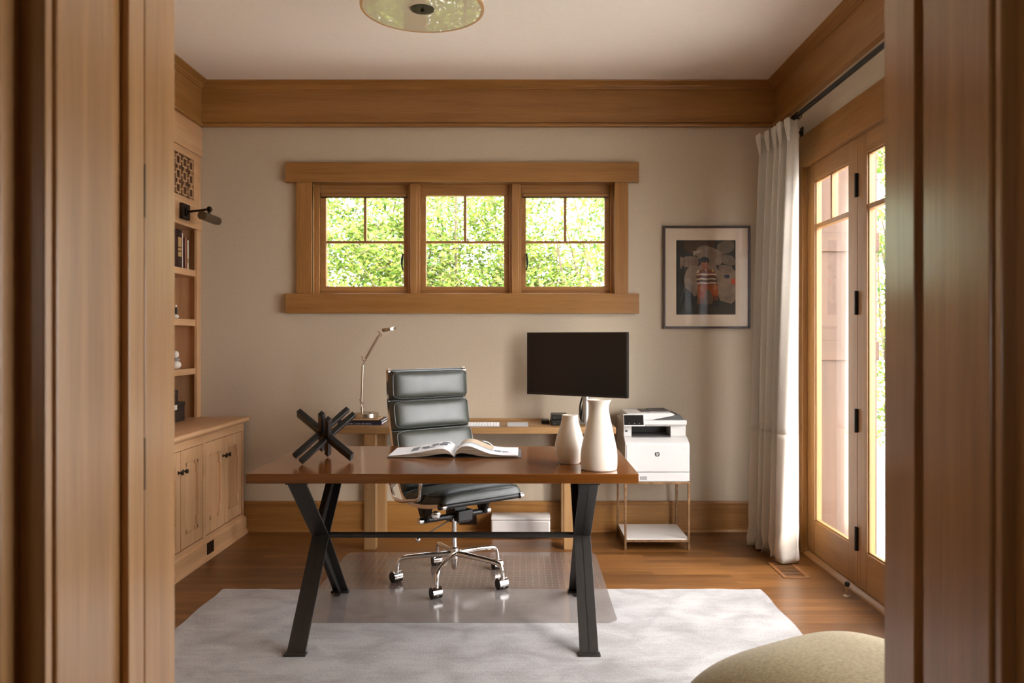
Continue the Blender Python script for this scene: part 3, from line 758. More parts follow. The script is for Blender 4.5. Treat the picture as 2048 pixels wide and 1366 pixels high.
# white bin and outlet under it
bn = thing('storage_bin', 'low white plastic bin on the floor under the console desk', 'bin', (-.022, 5.28, 0))
obj('body', MB().box(-.214, .176, 5.20, 5.355, .003, .118), M_BIN, bn, bevel=.012, seg=3)
obj('lid', MB().prism([(5.20, .119), (5.355, .119), (5.355, .132), (5.345, .140), (5.212, .140), (5.20, .130)], 'X', -.214, .176), M_BIN, bn, bevel=.004, seg=3)
obj('slot', MB().box(.10, .145, 5.32, 5.335, .1395, .1412), M_GREYP, bn)
tag(obj('outlet', MB().box(-.43, -.318, 5.367, 5.373, .052, .126), M_BRONZE, bevel=.0015), 'dark bronze outlet plate on the back baseboard beside the white bin', 'outlet')

# books and lamp on the console
def flat_book(label, x0, x1, y0, y1, z0, z1, mat, spine=None):
    t = thing('coffee_table_book', label, 'book', ((x0+x1)/2, (y0+y1)/2, z0), 0, 'books under the desk lamp')
    c = .0028; mb = MB(); mb.box(x0, x1, y0, y1, z0, z0+c); mb.box(x0, x1, y0, y1, z1-c, z1); mb.box(x0, x1, y0, y0+c, z0+c, z1-c)
    obj('cover', mb, mat, t)
    obj('pages', MB().box(x0+.004, x1-.003, y0+c, y1-.003, z0+c, z1-c), M_PAPER, t)
    if spine:
        mb = MB(); rnd = random.Random(3); x = x0+.04
        while x < x1-.06:
            w = rnd.uniform(.006, .02); mb.box(x, x+w, y0-.0006, y0, z0+(z1-z0)*.35, z0+(z1-z0)*.58); x += w+rnd.uniform(.003, .012)
        obj('spine_title', mb, spine, t)
flat_book('navy book lying at the bottom of the pile under the lamp', -1.19, -.908, 5.06, 5.285, CZ, CZ+.0165, plain('navy cover', lin(30, 36, 62), .4), plain('pale print', lin(190, 196, 210), .5))
flat_book('black book on the navy one under the lamp', -1.195, -.91, 5.06, 5.285, CZ+.0165, CZ+.030, plain('black cover', lin(28, 28, 28), .4))
flat_book('thin tan book directly under the lamp base', -1.17, -.935, 5.07, 5.26, CZ+.030, CZ+.038, plain('tan cover', lin(200, 160, 122), .5))
LZ0 = CZ+.038; LPX, LPY = -1.037, 5.17
lp = thing('desk_lamp', 'brushed nickel jointed desk lamp standing on a pile of books', 'lamp', (LPX, LPY, LZ0))
S = F/LPY
lx = lambda px: (px-1047)/S
lz = lambda py: CAMZ-(py-676)/S
obj('base', MB().lathe([(0, LZ0), (.086, LZ0), (.088, LZ0+.003), (.088, LZ0+.027), (.086, LZ0+.030), (0, LZ0+.030)], 48, (LPX, LPY, 0)), M_NICKEL, lp, angle=30)
obj('switch', MB().lathe([(0, LZ0+.030), (.007, LZ0+.030), (.007, LZ0+.033), (0, LZ0+.033)], 16, (LPX+.035, LPY-.02, 0)), M_BPLAS, lp)
XS = lx(724)
obj('stem', MB().cyl((XS, LPY, LZ0+.030), (XS, LPY, LZ0+.062), .009, 16).cyl((XS, LPY, LZ0+.06), (lx(722.5), LPY, lz(808)), .0045, 12), M_NICKEL, lp)
def joint(nm, px, py, s):
    mb = MB(); c = Vector((lx(px), LPY, lz(py)))
    for o2, r2 in (((0, -.012, 0), .010*s), ((0, .012, 0), .010*s), ((-.012, 0, .02), .005*s), ((.010, 0, -.004), .007*s)):
        mb.lathe([(.0005, -r2), (r2*.7, -r2*.7), (r2, 0), (r2*.7, r2*.7), (.0005, r2)], 12, c+Vector(o2))
    mb.cyl(c+Vector((0, -.016, 0)), c+Vector((0, .016, 0)), .005*s, 10)
    mb.cyl(c+Vector((-.012, 0, .022)), c+Vector((.008, 0, -.016)), .004*s, 8)
    obj(nm, mb, M_CHROME, lp)
joint('lower_joint', 722.5, 805, 1.0)
obj('lower_arm', MB().cyl((lx(723), LPY, lz(802)), (lx(725.5), LPY, lz(730)), .0075, 14), M_NICKEL, lp)
joint('elbow_joint', 727.5, 719, 1.1)
obj('upper_arm', MB().cyl((lx(726), LPY, lz(728)), (lx(733), LPY, lz(716)), .004, 10).cyl((lx(732), LPY, lz(717)), (lx(758), LPY, lz(671)), .0085, 14), M_NICKEL, lp)
obj('tension_wire', MB().cyl((lx(726), LPY, lz(712)), (lx(757), LPY, lz(671)), .0010, 6), M_NICKEL, lp)
joint('head_joint', 760, 668.5, .7)
hd = Vector((lx(778), LPY, lz(658.5)))
Mh = Matrix.Rotation(math.radians(-10), 4, 'Y') @ Matrix.Rotation(math.radians(4), 4, 'X')
obj('lamp_head', MB().lathe([(0, -.010), (.040, -.011), (.046, -.009), (.047, .009), (.044, .012), (0, .013)], 40, hd, Mh), M_NICKEL, lp, angle=35)
obj('diffuser', MB().lathe([(0, -.0125), (.037, -.0125), (.038, -.010), (0, -.010)], 32, hd, Mh), M_WHITE, lp)

# keyboard, trackpad, dark boxes, monitor
kb = thing('keyboard', 'white low keyboard on the console desk beside the chair', 'keyboard', (-.29, 4.99, CZ))
kx0, kx1, ky0, ky1 = -.43, -.148, 4.938, 5.045
def kz(y): return CZ+.006+(y-ky0)/(ky1-ky0)*.016
obj('case', MB().prism([(ky0, CZ), (ky1, CZ), (ky1, CZ+.020), (ky0, CZ+.004)], 'X', kx0, kx1), M_ALU, kb, bevel=.001)
mb = MB()
for r_ in range(6):
    for c_ in range(15):
        xa = kx0+.006+c_*(kx1-kx0-.012)/15; ya = ky0+.006+r_*(ky1-ky0-.010)/6
        wz = CZ+.004+(ya+.007-ky0)/(ky1-ky0)*.016
        mb.box(xa+.001, xa+.0165, ya+.001, ya+.0145, wz, wz+.0028)
tag(obj('keys', mb, plain('white keycaps', lin(236, 236, 236), .5), kb), kind='stuff')
tp = thing('trackpad', 'flat silver trackpad on the console desk right of the keyboard', 'trackpad', (-.035, 5.0, CZ))
obj('case', MB().prism([(4.945, CZ), (5.055, CZ), (5.055, CZ+.018), (4.945, CZ+.004)], 'X', -.103, .030), M_ALU, tp, bevel=.002)
obj('touch_surface', MB().prism([(4.948, CZ+.0042), (5.053, CZ+.0178), (5.053, CZ+.0188), (4.948, CZ+.0052)], 'X', -.100, .027), plain('grey glass', lin(196, 198, 202), .3), tp)
def drive(label, x0, x1, y0, y1, z0, z1):
    t = thing('disk_drive', label, 'disk drive', ((x0+x1)/2, (y0+y1)/2, z0), 0, 'dark drives beside the monitor')
    obj('case', MB().box(x0, x1, y0, y1, z0, z1), M_BPLAS, t, bevel=.006, seg=3)
    obj('light', MB().box(x0+.02, x0+.026, y0-.001, y0, z0+.01, z0+.012), M_GREYP, t)
drive('lower of two stacked dark drives left of the monitor stand', .175, .290, 5.02, 5.22, CZ, CZ+.036)
drive('upper of two stacked dark drives left of the monitor stand', .178, .284, 5.03, 5.21, CZ+.036, CZ+.066)
drive('low dark drive lying just left of the two stacked drives', .118, .170, 5.13, 5.25, CZ, CZ+.022)

h = .41
dl, dr = F*h/123, F*h/133
pl0 = Vector(((1054-1047)*dl/F, dl, 0)); pr0 = Vector(((1253.5-1047)*dr/F, dr, 0))
ang = math.atan2(pr0.y-pl0.y, pr0.x-pl0.x); mw = (pr0-pl0).length; mc = (pl0+pr0)/2
zt = CAMZ+11*dl/F; zb = zt-h
mon = thing('monitor', 'wide black monitor turned slightly, on the console desk', 'monitor', (mc.x, mc.y, CZ), ang)
zt -= CZ; zb -= CZ
obj('housing', MB().box(-mw/2, mw/2, .004, .034, zb, zt), M_BPLAS, mon, bevel=.003, world=False)
mb = MB(); bz = .008
mb.box(-mw/2, mw/2, 0, .006, zt-bz, zt); mb.box(-mw/2, mw/2, 0, .006, zb, zb+.012); mb.box(-mw/2, -mw/2+bz, 0, .006, zb, zt); mb.box(mw/2-bz, mw/2, 0, .006, zb, zt)
obj('bezel', mb, M_BPLAS, mon, world=False)
obj('screen', MB().box(-mw/2+bz, mw/2-bz, .0015, .006, zb+.012, zt-bz), M_SCREEN, mon, world=False)
sx = .092; _t = (1172-1047)/F; sx = (_t*(mc.y+.075*math.cos(ang))-(mc.x-.075*math.sin(ang)))/(math.cos(ang)-_t*math.sin(ang))
obj('stand', MB().cyl((sx, .075, .012), (sx, .075, zb+.12), .022, 24).box(sx-.05, sx+.05, .034, .09, zb+.05, zb+.16), M_ALU, mon, world=False)
obj('foot', MB().box(sx-.075, sx+.09, .0, .15, 0, .012), M_ALU, mon, bevel=.004, world=False)
obj('cable', MB().tube(catmull([(sx-.02, .09, zb+.02), (sx-.05, .09, zb-.06), (sx-.065, .12, .03), (sx-.06, .165, .007)], 6), .006, 8).tube(catmull([(sx-.01, .1, zb+.02), (sx-.04, .1, zb-.08), (sx-.06, .12, .02)], 6), .006, 8), M_BPLAS, mon, world=False)

# ------------------------------------------------------------------ printer on its stand
ps = thing('printer_stand', 'thin aged brass side table with a white lower shelf under the printer', 'side table', (.83, 5.1, 0))
PX0, PX1, PY0, PY1, PT = .628, 1.036, 4.913, 5.318, .425
mb = MB(); b = .0135
for x in (PX0, PX1-b):
    for y in (PY0, PY1-b): obj('leg', MB().box(x, x+b, y, y+b, 0, PT), M_RUST, ps, bevel=.0015)
for z in (PT-b, .050):
    mb = MB(); mb.box(PX0+b, PX1-b, PY0, PY0+b, z, z+b); mb.box(PX0+b, PX1-b, PY1-b, PY1, z, z+b)
    mb.box(PX0, PX0+b, PY0+b, PY1-b, z, z+b); mb.box(PX1-b, PX1, PY0+b, PY1-b, z, z+b)
    obj('top_frame' if z > .1 else 'shelf_frame', mb, M_RUST, ps, bevel=.001)
obj('shelf', MB().box(PX0+b*.6, PX1-b*.6, PY0+b*.6, PY1-b*.6, .0636, .0700), M_MARBLE, ps)
obj('tabletop', MB().box(PX0+b*.5, PX1-b*.5, PY0+b*.5, PY1-b*.5, PT-.006, PT), M_MARBLE, ps)

QX0, QX1, QY0, QZ = .632, 1.037, 4.93, PT
pr = thing('printer', 'white laser printer with dark control panel on the thin brass table', 'printer', ((QX0+QX1)/2, 5.12, QZ))
SQ = F/QY0
qx = lambda px: (px-1047)/SQ
qz = lambda py: CAMZ-(py-676)/SQ
QYU = 5.02                                   # face of the upper body
# lower body with bulged front, upper body set back, side profile along X
obj('base_tray', MB().box(QX0+.002, QX1, QY0, 5.36, QZ, QZ+.056), M_WHITE, pr, bevel=.004)
hb = MB().box(qx(1280), qx(1294), QY0-.001, QY0+.004, qz(960), qz(952.5)); obj('tray_handle', hb, M_GREYP, pr, bevel=.001)
obj('lower_body', MB().prism([(QY0+.001, QZ+.058), (5.36, QZ+.058), (5.36, QZ+.272), (QYU, QZ+.272), (QYU-.03, QZ+.262), (QY0+.006, QZ+.238), (QY0+.001, QZ+.232)], 'X', QX0+.002, QX1), M_WHITE, pr, bevel=.004)
obj('front_panel', MB().box(QX0+.012, QX1-.004, QY0-.002, QY0+.004, QZ+.060, QZ+.228), M_WHITE, pr, bevel=.002)
# upper body with output slot
UX0, UX1 = QX0+.004, QX1-.006
SU = F/QYU; ux = lambda px: (px-1047)/SU; uz = lambda py: CAMZ-(py-676)/SU
sx0, sx1, sz0, sz1 = ux(1263), ux(1341), QZ+.2725, QZ+.334
mb = MB(); mb.box(UX0, sx0, QYU, 5.36, QZ+.272, QZ+.345); mb.box(sx1, UX1, QYU, 5.36, QZ+.272, QZ+.345); mb.box(sx0, sx1, QYU+.17, 5.36, QZ+.272, QZ+.345); mb.box(sx0, sx1, QYU, 5.36, sz1, QZ+.345)
obj('upper_body', mb, M_WHITE, pr, bevel=.002)
obj('output_tray', MB().prism([(QYU-.02, QZ+.268), (QYU+.17, QZ+.276), (QYU+.17, QZ+.280), (QYU-.02, QZ+.2735)], 'X', sx0+.002, sx1-.002), M_DGREY, pr)
obj('slot_back', MB().box(sx0, sx1, QYU+.150, QYU+.169, QZ+.28, sz1), M_BPLAS, pr)
# scanner lid and feeder
obj('scanner', MB().box(QX0+.002, QX1-.004, QYU-.03, 5.36, QZ+.346, QZ+.374), M_WHITE, pr, bevel=.004)
fz = QZ+.374
obj('feeder', MB().prism([(UX0+.008, fz), (ux(1300)+.01, fz), (ux(1345), fz+.026), (ux(1350), fz+.034), (ux(1345), fz+.043), (UX0+.02, fz+.043)], 'Y', QYU-.005, 5.345), M_WHITE, pr, bevel=.003)
obj('feeder_cover', MB().box(ux(1287), ux(1304), 5.10, 5.30, fz+.043, fz+.047), M_DGREY, pr)
obj('paper_tray', MB().prism([(ux(1306), fz+.044), (ux(1344), fz+.046), (ux(1344), fz+.050), (ux(1306), fz+.047)], 'Y', 5.14, 5.33), M_DGREY, pr)
obj('exit_tray', MB().prism([(ux(1305), fz), (ux(1369), fz), (ux(1369), fz+.006), (ux(1362), fz+.028), (ux(1354), fz+.032), (ux(1348), fz+.026)], 'Y', QYU+.02, 5.34), M_DGREY, pr)
cp = obj('control_panel', MB().prism([(QYU-.045, QZ+.338), (QYU-.005, QZ+.338), (QYU-.005, QZ+.412), (QYU-.012, QZ+.412)], 'X', QX0-.002, ux(1288)), M_WHITE, pr, bevel=.003)
d = Vector((0, .033, .074)).normalized(); nv = Vector((0, -d.z, d.y))
def onpanel(x0, x1, a, b2, e):
    o0 = Vector((0, QYU-.045, QZ+.338)); P = [o0+d*a, o0+d*b2]
    m = MB(); vs = []
    for n0 in (e, -.001):
        for p in (P[0], P[1]):
            q = p+nv*n0; vs.append((q.y, q.z))
    m.prism([vs[0], vs[1], vs[3], vs[2]], 'X', x0, x1); return m
tag(obj('screen', onpanel(QX0+.004, ux(1285.5), .009, .074, .0022), M_SCREEN, cp), 'glossy black touch screen')
for x in (ux(1257), ux(1267), ux(1277)): obj('icon', onpanel(x-.002, x+.002, .017, .021, .0026), M_GREYP, cp)
obj('usb_port', MB().box(ux(1250), ux(1255), QYU-.001, QYU+.002, uz(863.5), uz(860.5)), M_BPLAS, pr)
# round emblem: dark disc with pale slanted strokes
ec = Vector((qx(1314.3), QY0-.0022, qz(908.5))); er = .0152
My = Matrix.Rotation(PI/2, 4, 'X')
em = obj('emblem', MB().lathe([(0, 0), (er, 0), (er, .0008), (0, .0008)], 36, ec, My), plain('emblem black', lin(24, 24, 26), .4), pr, angle=30)
mb = MB()
def stroke(pts, w):
    for (a, b2), (c, d2) in zip(pts, pts[1:]):
        mb.bar((ec.x+a*er, ec.y-.0010, ec.z+b2*er), (ec.x+c*er, ec.y-.0010, ec.z+d2*er), w*er, .0007, (0, 1, 0))
stroke([(-.06, 1.0), (-.52, -.45)], .17)                                       # h
stroke([(-.32, .28), (-.02, .30), (.02, .18), (-.2, -.45)], .14)
stroke([(.30, .42), (-.16, -1.0)], .17)                                         # p
stroke([(.28, .34), (.56, .30), (.60, .18), (.42, -.38), (.36, -.44), (.06, -.44)], .14)
obj('lettering', mb, M_WHITE, em)
mb = MB(); mb.box(qx(1363), qx(1367), QY0-.0026, QY0-.0019, qz(899.5), qz(897)); mb.box(qx(1368.5), qx(1372), QY0-.0026, QY0-.0019, qz(899.5), qz(897))
obj('model_mark', mb, plain('pale grey print', lin(196, 194, 192), .5), pr)

# ------------------------------------------------------------------ framed photograph
YW = 5.398; SP = F/5.375
fx = lambda px: (px-1047)/SP
fz2 = lambda py: CAMZ-(py-676)/SP
pf = thing('framed_picture', 'dark framed photograph of a child on sacks hanging on the back wall', 'picture', (fx(1413), YW, fz2(657)))
A, B, C, D = fx(1326.5), fx(1501), fz2(657), fz2(451.5); t = .0145
mb = MB(); mb.box(A, B, 5.372, YW, D-t, D); mb.box(A, B, 5.372, YW, C, C+t); mb.box(A, A+t, 5.372, YW, C+t, D-t); mb.box(B-t, B, 5.372, YW, C+t, D-t)
obj('frame', mb, M_FRAME, pf, bevel=.001)
obj('mat_board', MB().box(A+t-.001, B-t+.001, 5.388, 5.396, C+t-.001, D-t+.001), M_MAT, pf)
obj('glass', MB().box(A+t-.001, B-t+.001, 5.3775, 5.379, C+t-.001, D-t+.001), M_PICGL, pf)
# the print: flat coloured patches, traced in units of the picture (0..1 right, 0..1 down)
P0x, P1x, P0z, P1z = fx(1353.2), fx(1472), fz2(480), fz2(629)
PM = {}
def pm(r, g, b_):
    k = (r, g, b_)
    if k not in PM: PM[k] = plain('print %d %d %d' % k, lin(*k), .7, noise=.3, nscale=22)
    return PM[k]
shapes = []
def blob(cx, cy, rx, ry, rot, col, n=18, wob=.06, sd=0):
    rnd = random.Random(sd+int(cx*1000)); pts = []
    for k in range(n):
        a = 2*PI*k/n; e = 1+rnd.uniform(-wob, wob)
        x, y = rx*e*math.copysign(abs(math.cos(a))**.75, math.cos(a)), ry*e*math.copysign(abs(math.sin(a))**.75, math.sin(a))
        pts.append((cx+x*math.cos(rot)-y*math.sin(rot)*.8, cy+x*math.sin(rot)+y*math.cos(rot)))
    shapes.append((pts, col))
def poly(pts, col): shapes.append((pts, col))
K = lambda x, y: ((x-291)/647, (y-274)/812)
def kp(pts, col): poly([K(*p) for p in pts], col)
def kb_(x, y, rx, ry, rot, col, **kw): blob((x-291)/647, (y-274)/812, rx/647, ry/812, rot, col, **kw)
kp([(291,274),(938,274),(938,1086),(291,1086)], (34, 34, 30))
kp([(380,276),(720,276),(700,360),(600,400),(420,420),(370,340)], (66, 44, 28))
kp([(740,276),(936,276),(936,420),(880,380),(760,330)], (44, 44, 38))
kb_(830, 350, 95, 70, -.2, (96, 82, 64))
kb_(655, 440, 150, 95, .25, (122, 102, 84), sd=4)
kp([(470,395),(585,380),(520,420),(480,450)], (150, 138, 122))
kb_(440, 510, 100, 62, .02, (112, 92, 80), sd=2)
kp([(335,450),(365,470),(350,590),(330,570)], (120, 100, 86))
kb_(860, 490, 80, 55, .2, (104, 88, 70), sd=3)
kb_(500, 700, 120, 150, .15, (124, 106, 88), sd=7)
kp([(400,720),(500,760),(520,870),(490,890),(430,800)], (118, 100, 84))
kb_(640, 620, 110, 100, 0, (128, 108, 92), sd=9)
kb_(850, 770, 115, 210, -.05, (126, 106, 86), sd=5)
kb_(830, 590, 80, 45, .1, (112, 92, 74), sd=12)
kp([(815,655),(870,652),(868,690),(817,688)], (34, 36, 62))
kp([(890,697),(938,695),(938,752),(893,755)], (168, 62, 28))
kp([(291,760),(380,770),(440,900),(500,1086),(291,1086)], (42, 48, 44))
kp([(340,900),(390,800),(385,770),(350,860),(330,1000)], (78, 88, 80))
kp([(500,960),(760,930),(938,980),(938,1086),(480,1086)], (50, 46, 36))
kp([(600,800),(690,800),(700,960),(600,980)], (92, 78, 62))
kp([(525,760),(620,745),(745,760),(750,930),(690,935),(680,860),(645,800),(610,830),(592,965),(520,968)], (140, 66, 20))   # trousers
kp([(538,600),(690,590),(725,670),(735,750),(690,760),(560,755),(522,755),(508,660)], (112, 66, 50))                         # sweater
for yy, cc in ((640, (206, 180, 150)), (668, (60, 30, 26)), (690, (198, 176, 148)), (712, (66, 60, 50)), (735, (206, 186, 156))):
    kp([(514, yy+8), (560, yy-2), (620, yy+5), (680, yy-2), (726, yy+4), (727, yy+16), (680, yy+10), (620, yy+17), (560, yy+10), (515, yy+20)], cc)
kp([(516,610),(540,590),(545,625),(512,640)], (200, 180, 150)); kp([(680,588),(696,600),(692,622),(678,612)], (204, 160, 84))
kb_(565, 800, 20, 34, .15, (150, 92, 58)); kb_(712, 790, 22, 30, -.2, (150, 92, 58))                                             # hands
kp([(585,570),(628,570),(635,600),(605,612),(580,600)], (120, 70, 48)); kp([(520,900),(595,905),(590,975),(518,975)], (96, 50, 22)); kp([(690,880),(750,880),(752,935),(690,938)], (96, 50, 22)); kp([(505,970),(595,965),(600,1040),(500,1045)], (34, 34, 34)); kp([(690,935),(765,930),(760,1000),(680,1005)], (34, 34, 34))
kp([(560,510),(640,510),(641,545),(630,575),(612,588),(594,588),(574,574),(560,545)], (152, 92, 64))                                                                                # face
kp([(540,540),(538,490),(560,462),(600,452),(640,468),(650,510),(642,545),(634,512),(590,518),(556,520),(550,548)], (26, 28, 24)) # hair
for ex in (582, 616): kp([(ex-9, 536), (ex+9, 534), (ex+8, 540), (ex-8, 541)], (40, 24, 18))
kp([(597,540),(603,540),(605,558),(595,558)], (146, 84, 58)); kp([(588,570),(612,569),(606,578),(594,578)], (150, 56, 48))       # nose, mouth
kp([(605,592),(618,592),(618,606),(605,606)], (210, 190, 166))
mb = MB(); mats = []; keys = {}
for i, (pts, col) in enumerate(shapes):
    if col not in keys: keys[col] = len(mats); mats.append(pm(*col))
    mb.mi = keys[col]
    y = 5.3875-i*.00006
    cl01 = lambda v: min(1, max(0, v))
    vs = [mb.bm.verts.new((P0x+cl01(u)*(P1x-P0x), y, P0z+cl01(v)*(P1z-P0z))) for u, v in pts]
    mb.face(vs[::-1])
obj('print', mb, mats, pf, smooth=False)

# ------------------------------------------------------------------ curtain and rod
cr = thing('curtain_rod', 'black metal curtain rod above the glazed doors', 'curtain rod', (1.6, 4.9, 2.616))
obj('rod', MB().cyl((1.60, 1.65, 2.620), (1.60, 4.93, 2.620), .0135, 16), M_HINGE, cr)
obj('finial', MB().cyl((1.60, 4.93, 2.62), (1.60, 4.955, 2.62), .02, 16), M_HINGE, cr)
for y in (4.90, 3.2, 1.75): obj('bracket', MB().tube([(1.60, y, 2.604), (1.65, y, 2.595), (1.733, y, 2.595)], .007, 8).box(1.722, 1.731, y-.02, y+.02, 2.565, 2.625), M_HINGE, cr)
cu = thing('curtain', 'white linen pinch-pleat curtain gathered beside the glazed doors', 'curtain', (1.55, 4.8, 0))
NP = 5
TOPP = [(1.606,4.645),(1.603,4.605),(1.578,4.598),(1.556,4.612),(1.590,4.690),(1.537,4.702),(1.577,4.780),(1.540,4.800),(1.570,4.870),(1.525,4.890),(1.560,4.950),(1.495,4.972),(1.545,5.005)]
BOTP = [(1.618,4.675),(1.604,4.610),(1.535,4.590),(1.468,4.616),(1.556,4.700),(1.466,4.716),(1.550,4.800),(1.452,4.815),(1.548,4.895),(1.442,4.906),(1.545,4.980),(1.424,4.992),(1.500,5.035)]
NU = 16*(len(TOPP)-1)
_T = catmull([(a, b, 0) for a, b in TOPP], 16); _B = catmull([(a, b, 0) for a, b in BOTP], 16)
def cpath(u, z):
    """u 0..1 from the leading edge (near, right) to the wall end; z height"""
    k = min(1, max(0, (2.6-z)/2.6)); k = k**.62
    i = min(NU, max(0, round(u*NU)))
    p = _T[i].lerp(_B[i], k)
    x = p.x+.006*k*math.sin(u*60+z*1.1); y = p.y+.008*k*math.sin(u*47+z*1.7+1)
    if z < .24: x += .010*math.sin(u*31+z*30)*(1-z/.24); y += .014*math.sin(u*25+z*36)*(1-z/.24)
    return x, y
ZT, ZB, ZH = 2.585, .012, .757
def cfn(za, zb2, off=0.):
    def fn(u, v):
        z = za+(zb2-za)*v
        x, y = cpath(u, z)
        zz = z
        if z > 2.40: zz = z+.012*abs(math.sin(PI*6*u))*(z-2.40)/.185
        return (x, y, zz)
    return fn
p = obj('panel', MB().grid(cfn(ZT, ZH), NU, 44), M_CURT, cu, angle=180)
p2 = obj('hem', MB().grid(cfn(ZH, ZB), NU, 26), M_HEM, cu, angle=180)
for q in (p, p2):
    sm = q.modifiers.new('solid', 'SOLIDIFY'); sm.thickness = .0016; sm.offset = 0
mb = MB()
for k in range(NP):             # pinched pleats of the heading
    u = (3+2*k)/12; x, y = cpath(u, 2.5)
    for s in (-1, 0, 1):
        a = Vector((x+.004, y-.004+s*.010, 0)); w = Vector((-.016, -.020+s*.014, 0))
        mb.tube([a+w*.2+Vector((0, 0, 2.47)), a+w*.35+Vector((0, 0, 2.50)), a+w+Vector((0, 0, 2.56)), a+w*1.1+Vector((0, 0, 2.595))], [.003, .006, .010, .011], 8)
obj('heading_pleats', mb, M_CURT, cu, angle=180)
for k in range(7):
    y = 4.60+k*.047
    ringp = [(1.60+.020*math.cos(a*PI/8), y, 2.620-.004+.020*math.sin(a*PI/8)) for a in range(16)]
    obj('ring', MB().tube(ringp, .0026, 6, closed=True).cyl((1.60, y, 2.597), (1.597-k*.010, y+.004, 2.575), .0022, 6), M_HINGE, cu)

# ------------------------------------------------------------------ floor register, door stop
M_VENT = wood('vent wood', lin(112, 70, 34), lin(146, 96, 50), 'X', .4)
fv = thing('floor_vent', 'slotted wooden floor register by the curtain hem', 'vent', (1.52, 4.4, 0))
VX0, VX1, VY0, VY1 = 1.43, 1.58, 4.34, 4.64
mb = MB(); mb.box(VX0, VX1, VY0, VY0+.022, 0, .004); mb.box(VX0, VX1, VY1-.022, VY1, 0, .004); mb.box(VX0, VX0+.022, VY0+.022, VY1-.022, 0, .004); mb.box(VX1-.022, VX1, VY0+.022, VY1-.022, 0, .004)
obj('frame', mb, M_VENT, fv, bevel=.001)
n = 9
for k in range(n):
    y = VY0+.022+(k+.5)*(VY1-VY0-.044)/n
    obj('slat', MB().box(VX0+.022, VX1-.022, y-.0045, y+.0045, .0018, .0042), M_VENT, fv)
obj('duct', MB().box(VX0+.028, VX1-.028, VY0+.028, VY1-.028, .0003, .0009), M_BPLAS, fv)
ds = thing('door_stop', 'small floor door stop with black rubber tip in front of the glazed doors', 'door stop', (1.655, 4.04, 0))
obj('base', MB().lathe([(0, 0), (.020, 0), (.019, .004), (.010, .008), (0, .008)], 24, (1.655, 4.04, 0)), M_NICKEL, ds)
obj('post', MB().cyl((1.655, 4.04, .006), (1.655, 4.04, .055), .0075, 16), M_NICKEL, ds)
obj('rubber_tip', MB().lathe([(.0005, .048), (.009, .050), (.0135, .058), (.0135, .066), (.009, .074), (.0005, .076)], 18, (1.655, 4.04, 0)), M_BPLAS, ds)

# ------------------------------------------------------------------ office chair (local: -Y forward)
CB = MZ1
ch = thing('office_chair', 'black padded leather office chair with chrome base behind the desk', 'office chair', (-.373, 4.267, CB), math.radians(38))
def L(name, mb, m, parent=None, **kw): return obj(name, mb, m, parent or ch, world=False, **kw)
RAIL = [(.285, 1.125), (.283, 1.06), (.276, .97), (.258, .86), (.232, .76), (.203, .67), (.176, .59), (.150, .525), (.118, .478), (.070, .455), (0, .452), (-.08, .458), (-.16, .470), (-.22, .481), (-.258, .482), (-.272, .474)]
RS = [(p.x, p.y) for p in catmull([(a, b, 0) for a, b in RAIL], 4)]
def rail_normal(i):
    a = RS[max(0, i-1)]; b = RS[min(len(RS)-1, i+1)]
    t = Vector((b[0]-a[0], b[1]-a[1])).normalized(); return Vector((t.y, -t.x))   # toward the sitter
nfix = rail_normal(5); SGN = 1 if nfix.x < 0 else -1
for s in (-1, 1):
    mb = MB(); x = s*.243
    pts = []; w = .009
    fr_, bk_ = [], []
    for i, (y, z) in enumerate(RS):
        n_ = rail_normal(i)*SGN; fr_.append((y-n_.x*.002, z-n_.y*.002)); bk_.append((y-n_.x*.022, z-n_.y*.022))
    mb2 = MB().strip(fr_, bk_, 'X', x-w/2, x+w/2)
    rl = L('side_rail', mb2, M_CHROME, angle=50)
    for (y, z) in (RS[0], RS[-1]):
        L('rail_end', MB().tube([(x-.010, y, z), (x+.010, y, z)], .016, 20).tube([(x+s*.010, y, z), (x+s*.012, y, z)], .011, 20).tube([(x+s*.012, y, z), (x+s*.0135, y, z)], .006, 16), M_CHROME, rl)
# sling behind the pads
nn_ = [rail_normal(i)*SGN for i in range(len(RS))]
mb = MB().strip([(p[0]+n.x*.004, p[1]+n.y*.004) for p, n in zip(RS, nn_)], [(p[0]-n.x*.006, p[1]-n.y*.006) for p, n in zip(RS, nn_)], 'X', -.242, .242)
sl = L('sling', mb, M_LEATH, angle=60)
L('head_bar', MB().cyl((-.245, .285, 1.125), (.245, .285, 1.125), .012, 14), M_LEATH, sl)
L('seat_bar', MB().cyl((-.262, -.262, .474), (.262, -.262, .474), .015, 16), M_BPLAS, sl)
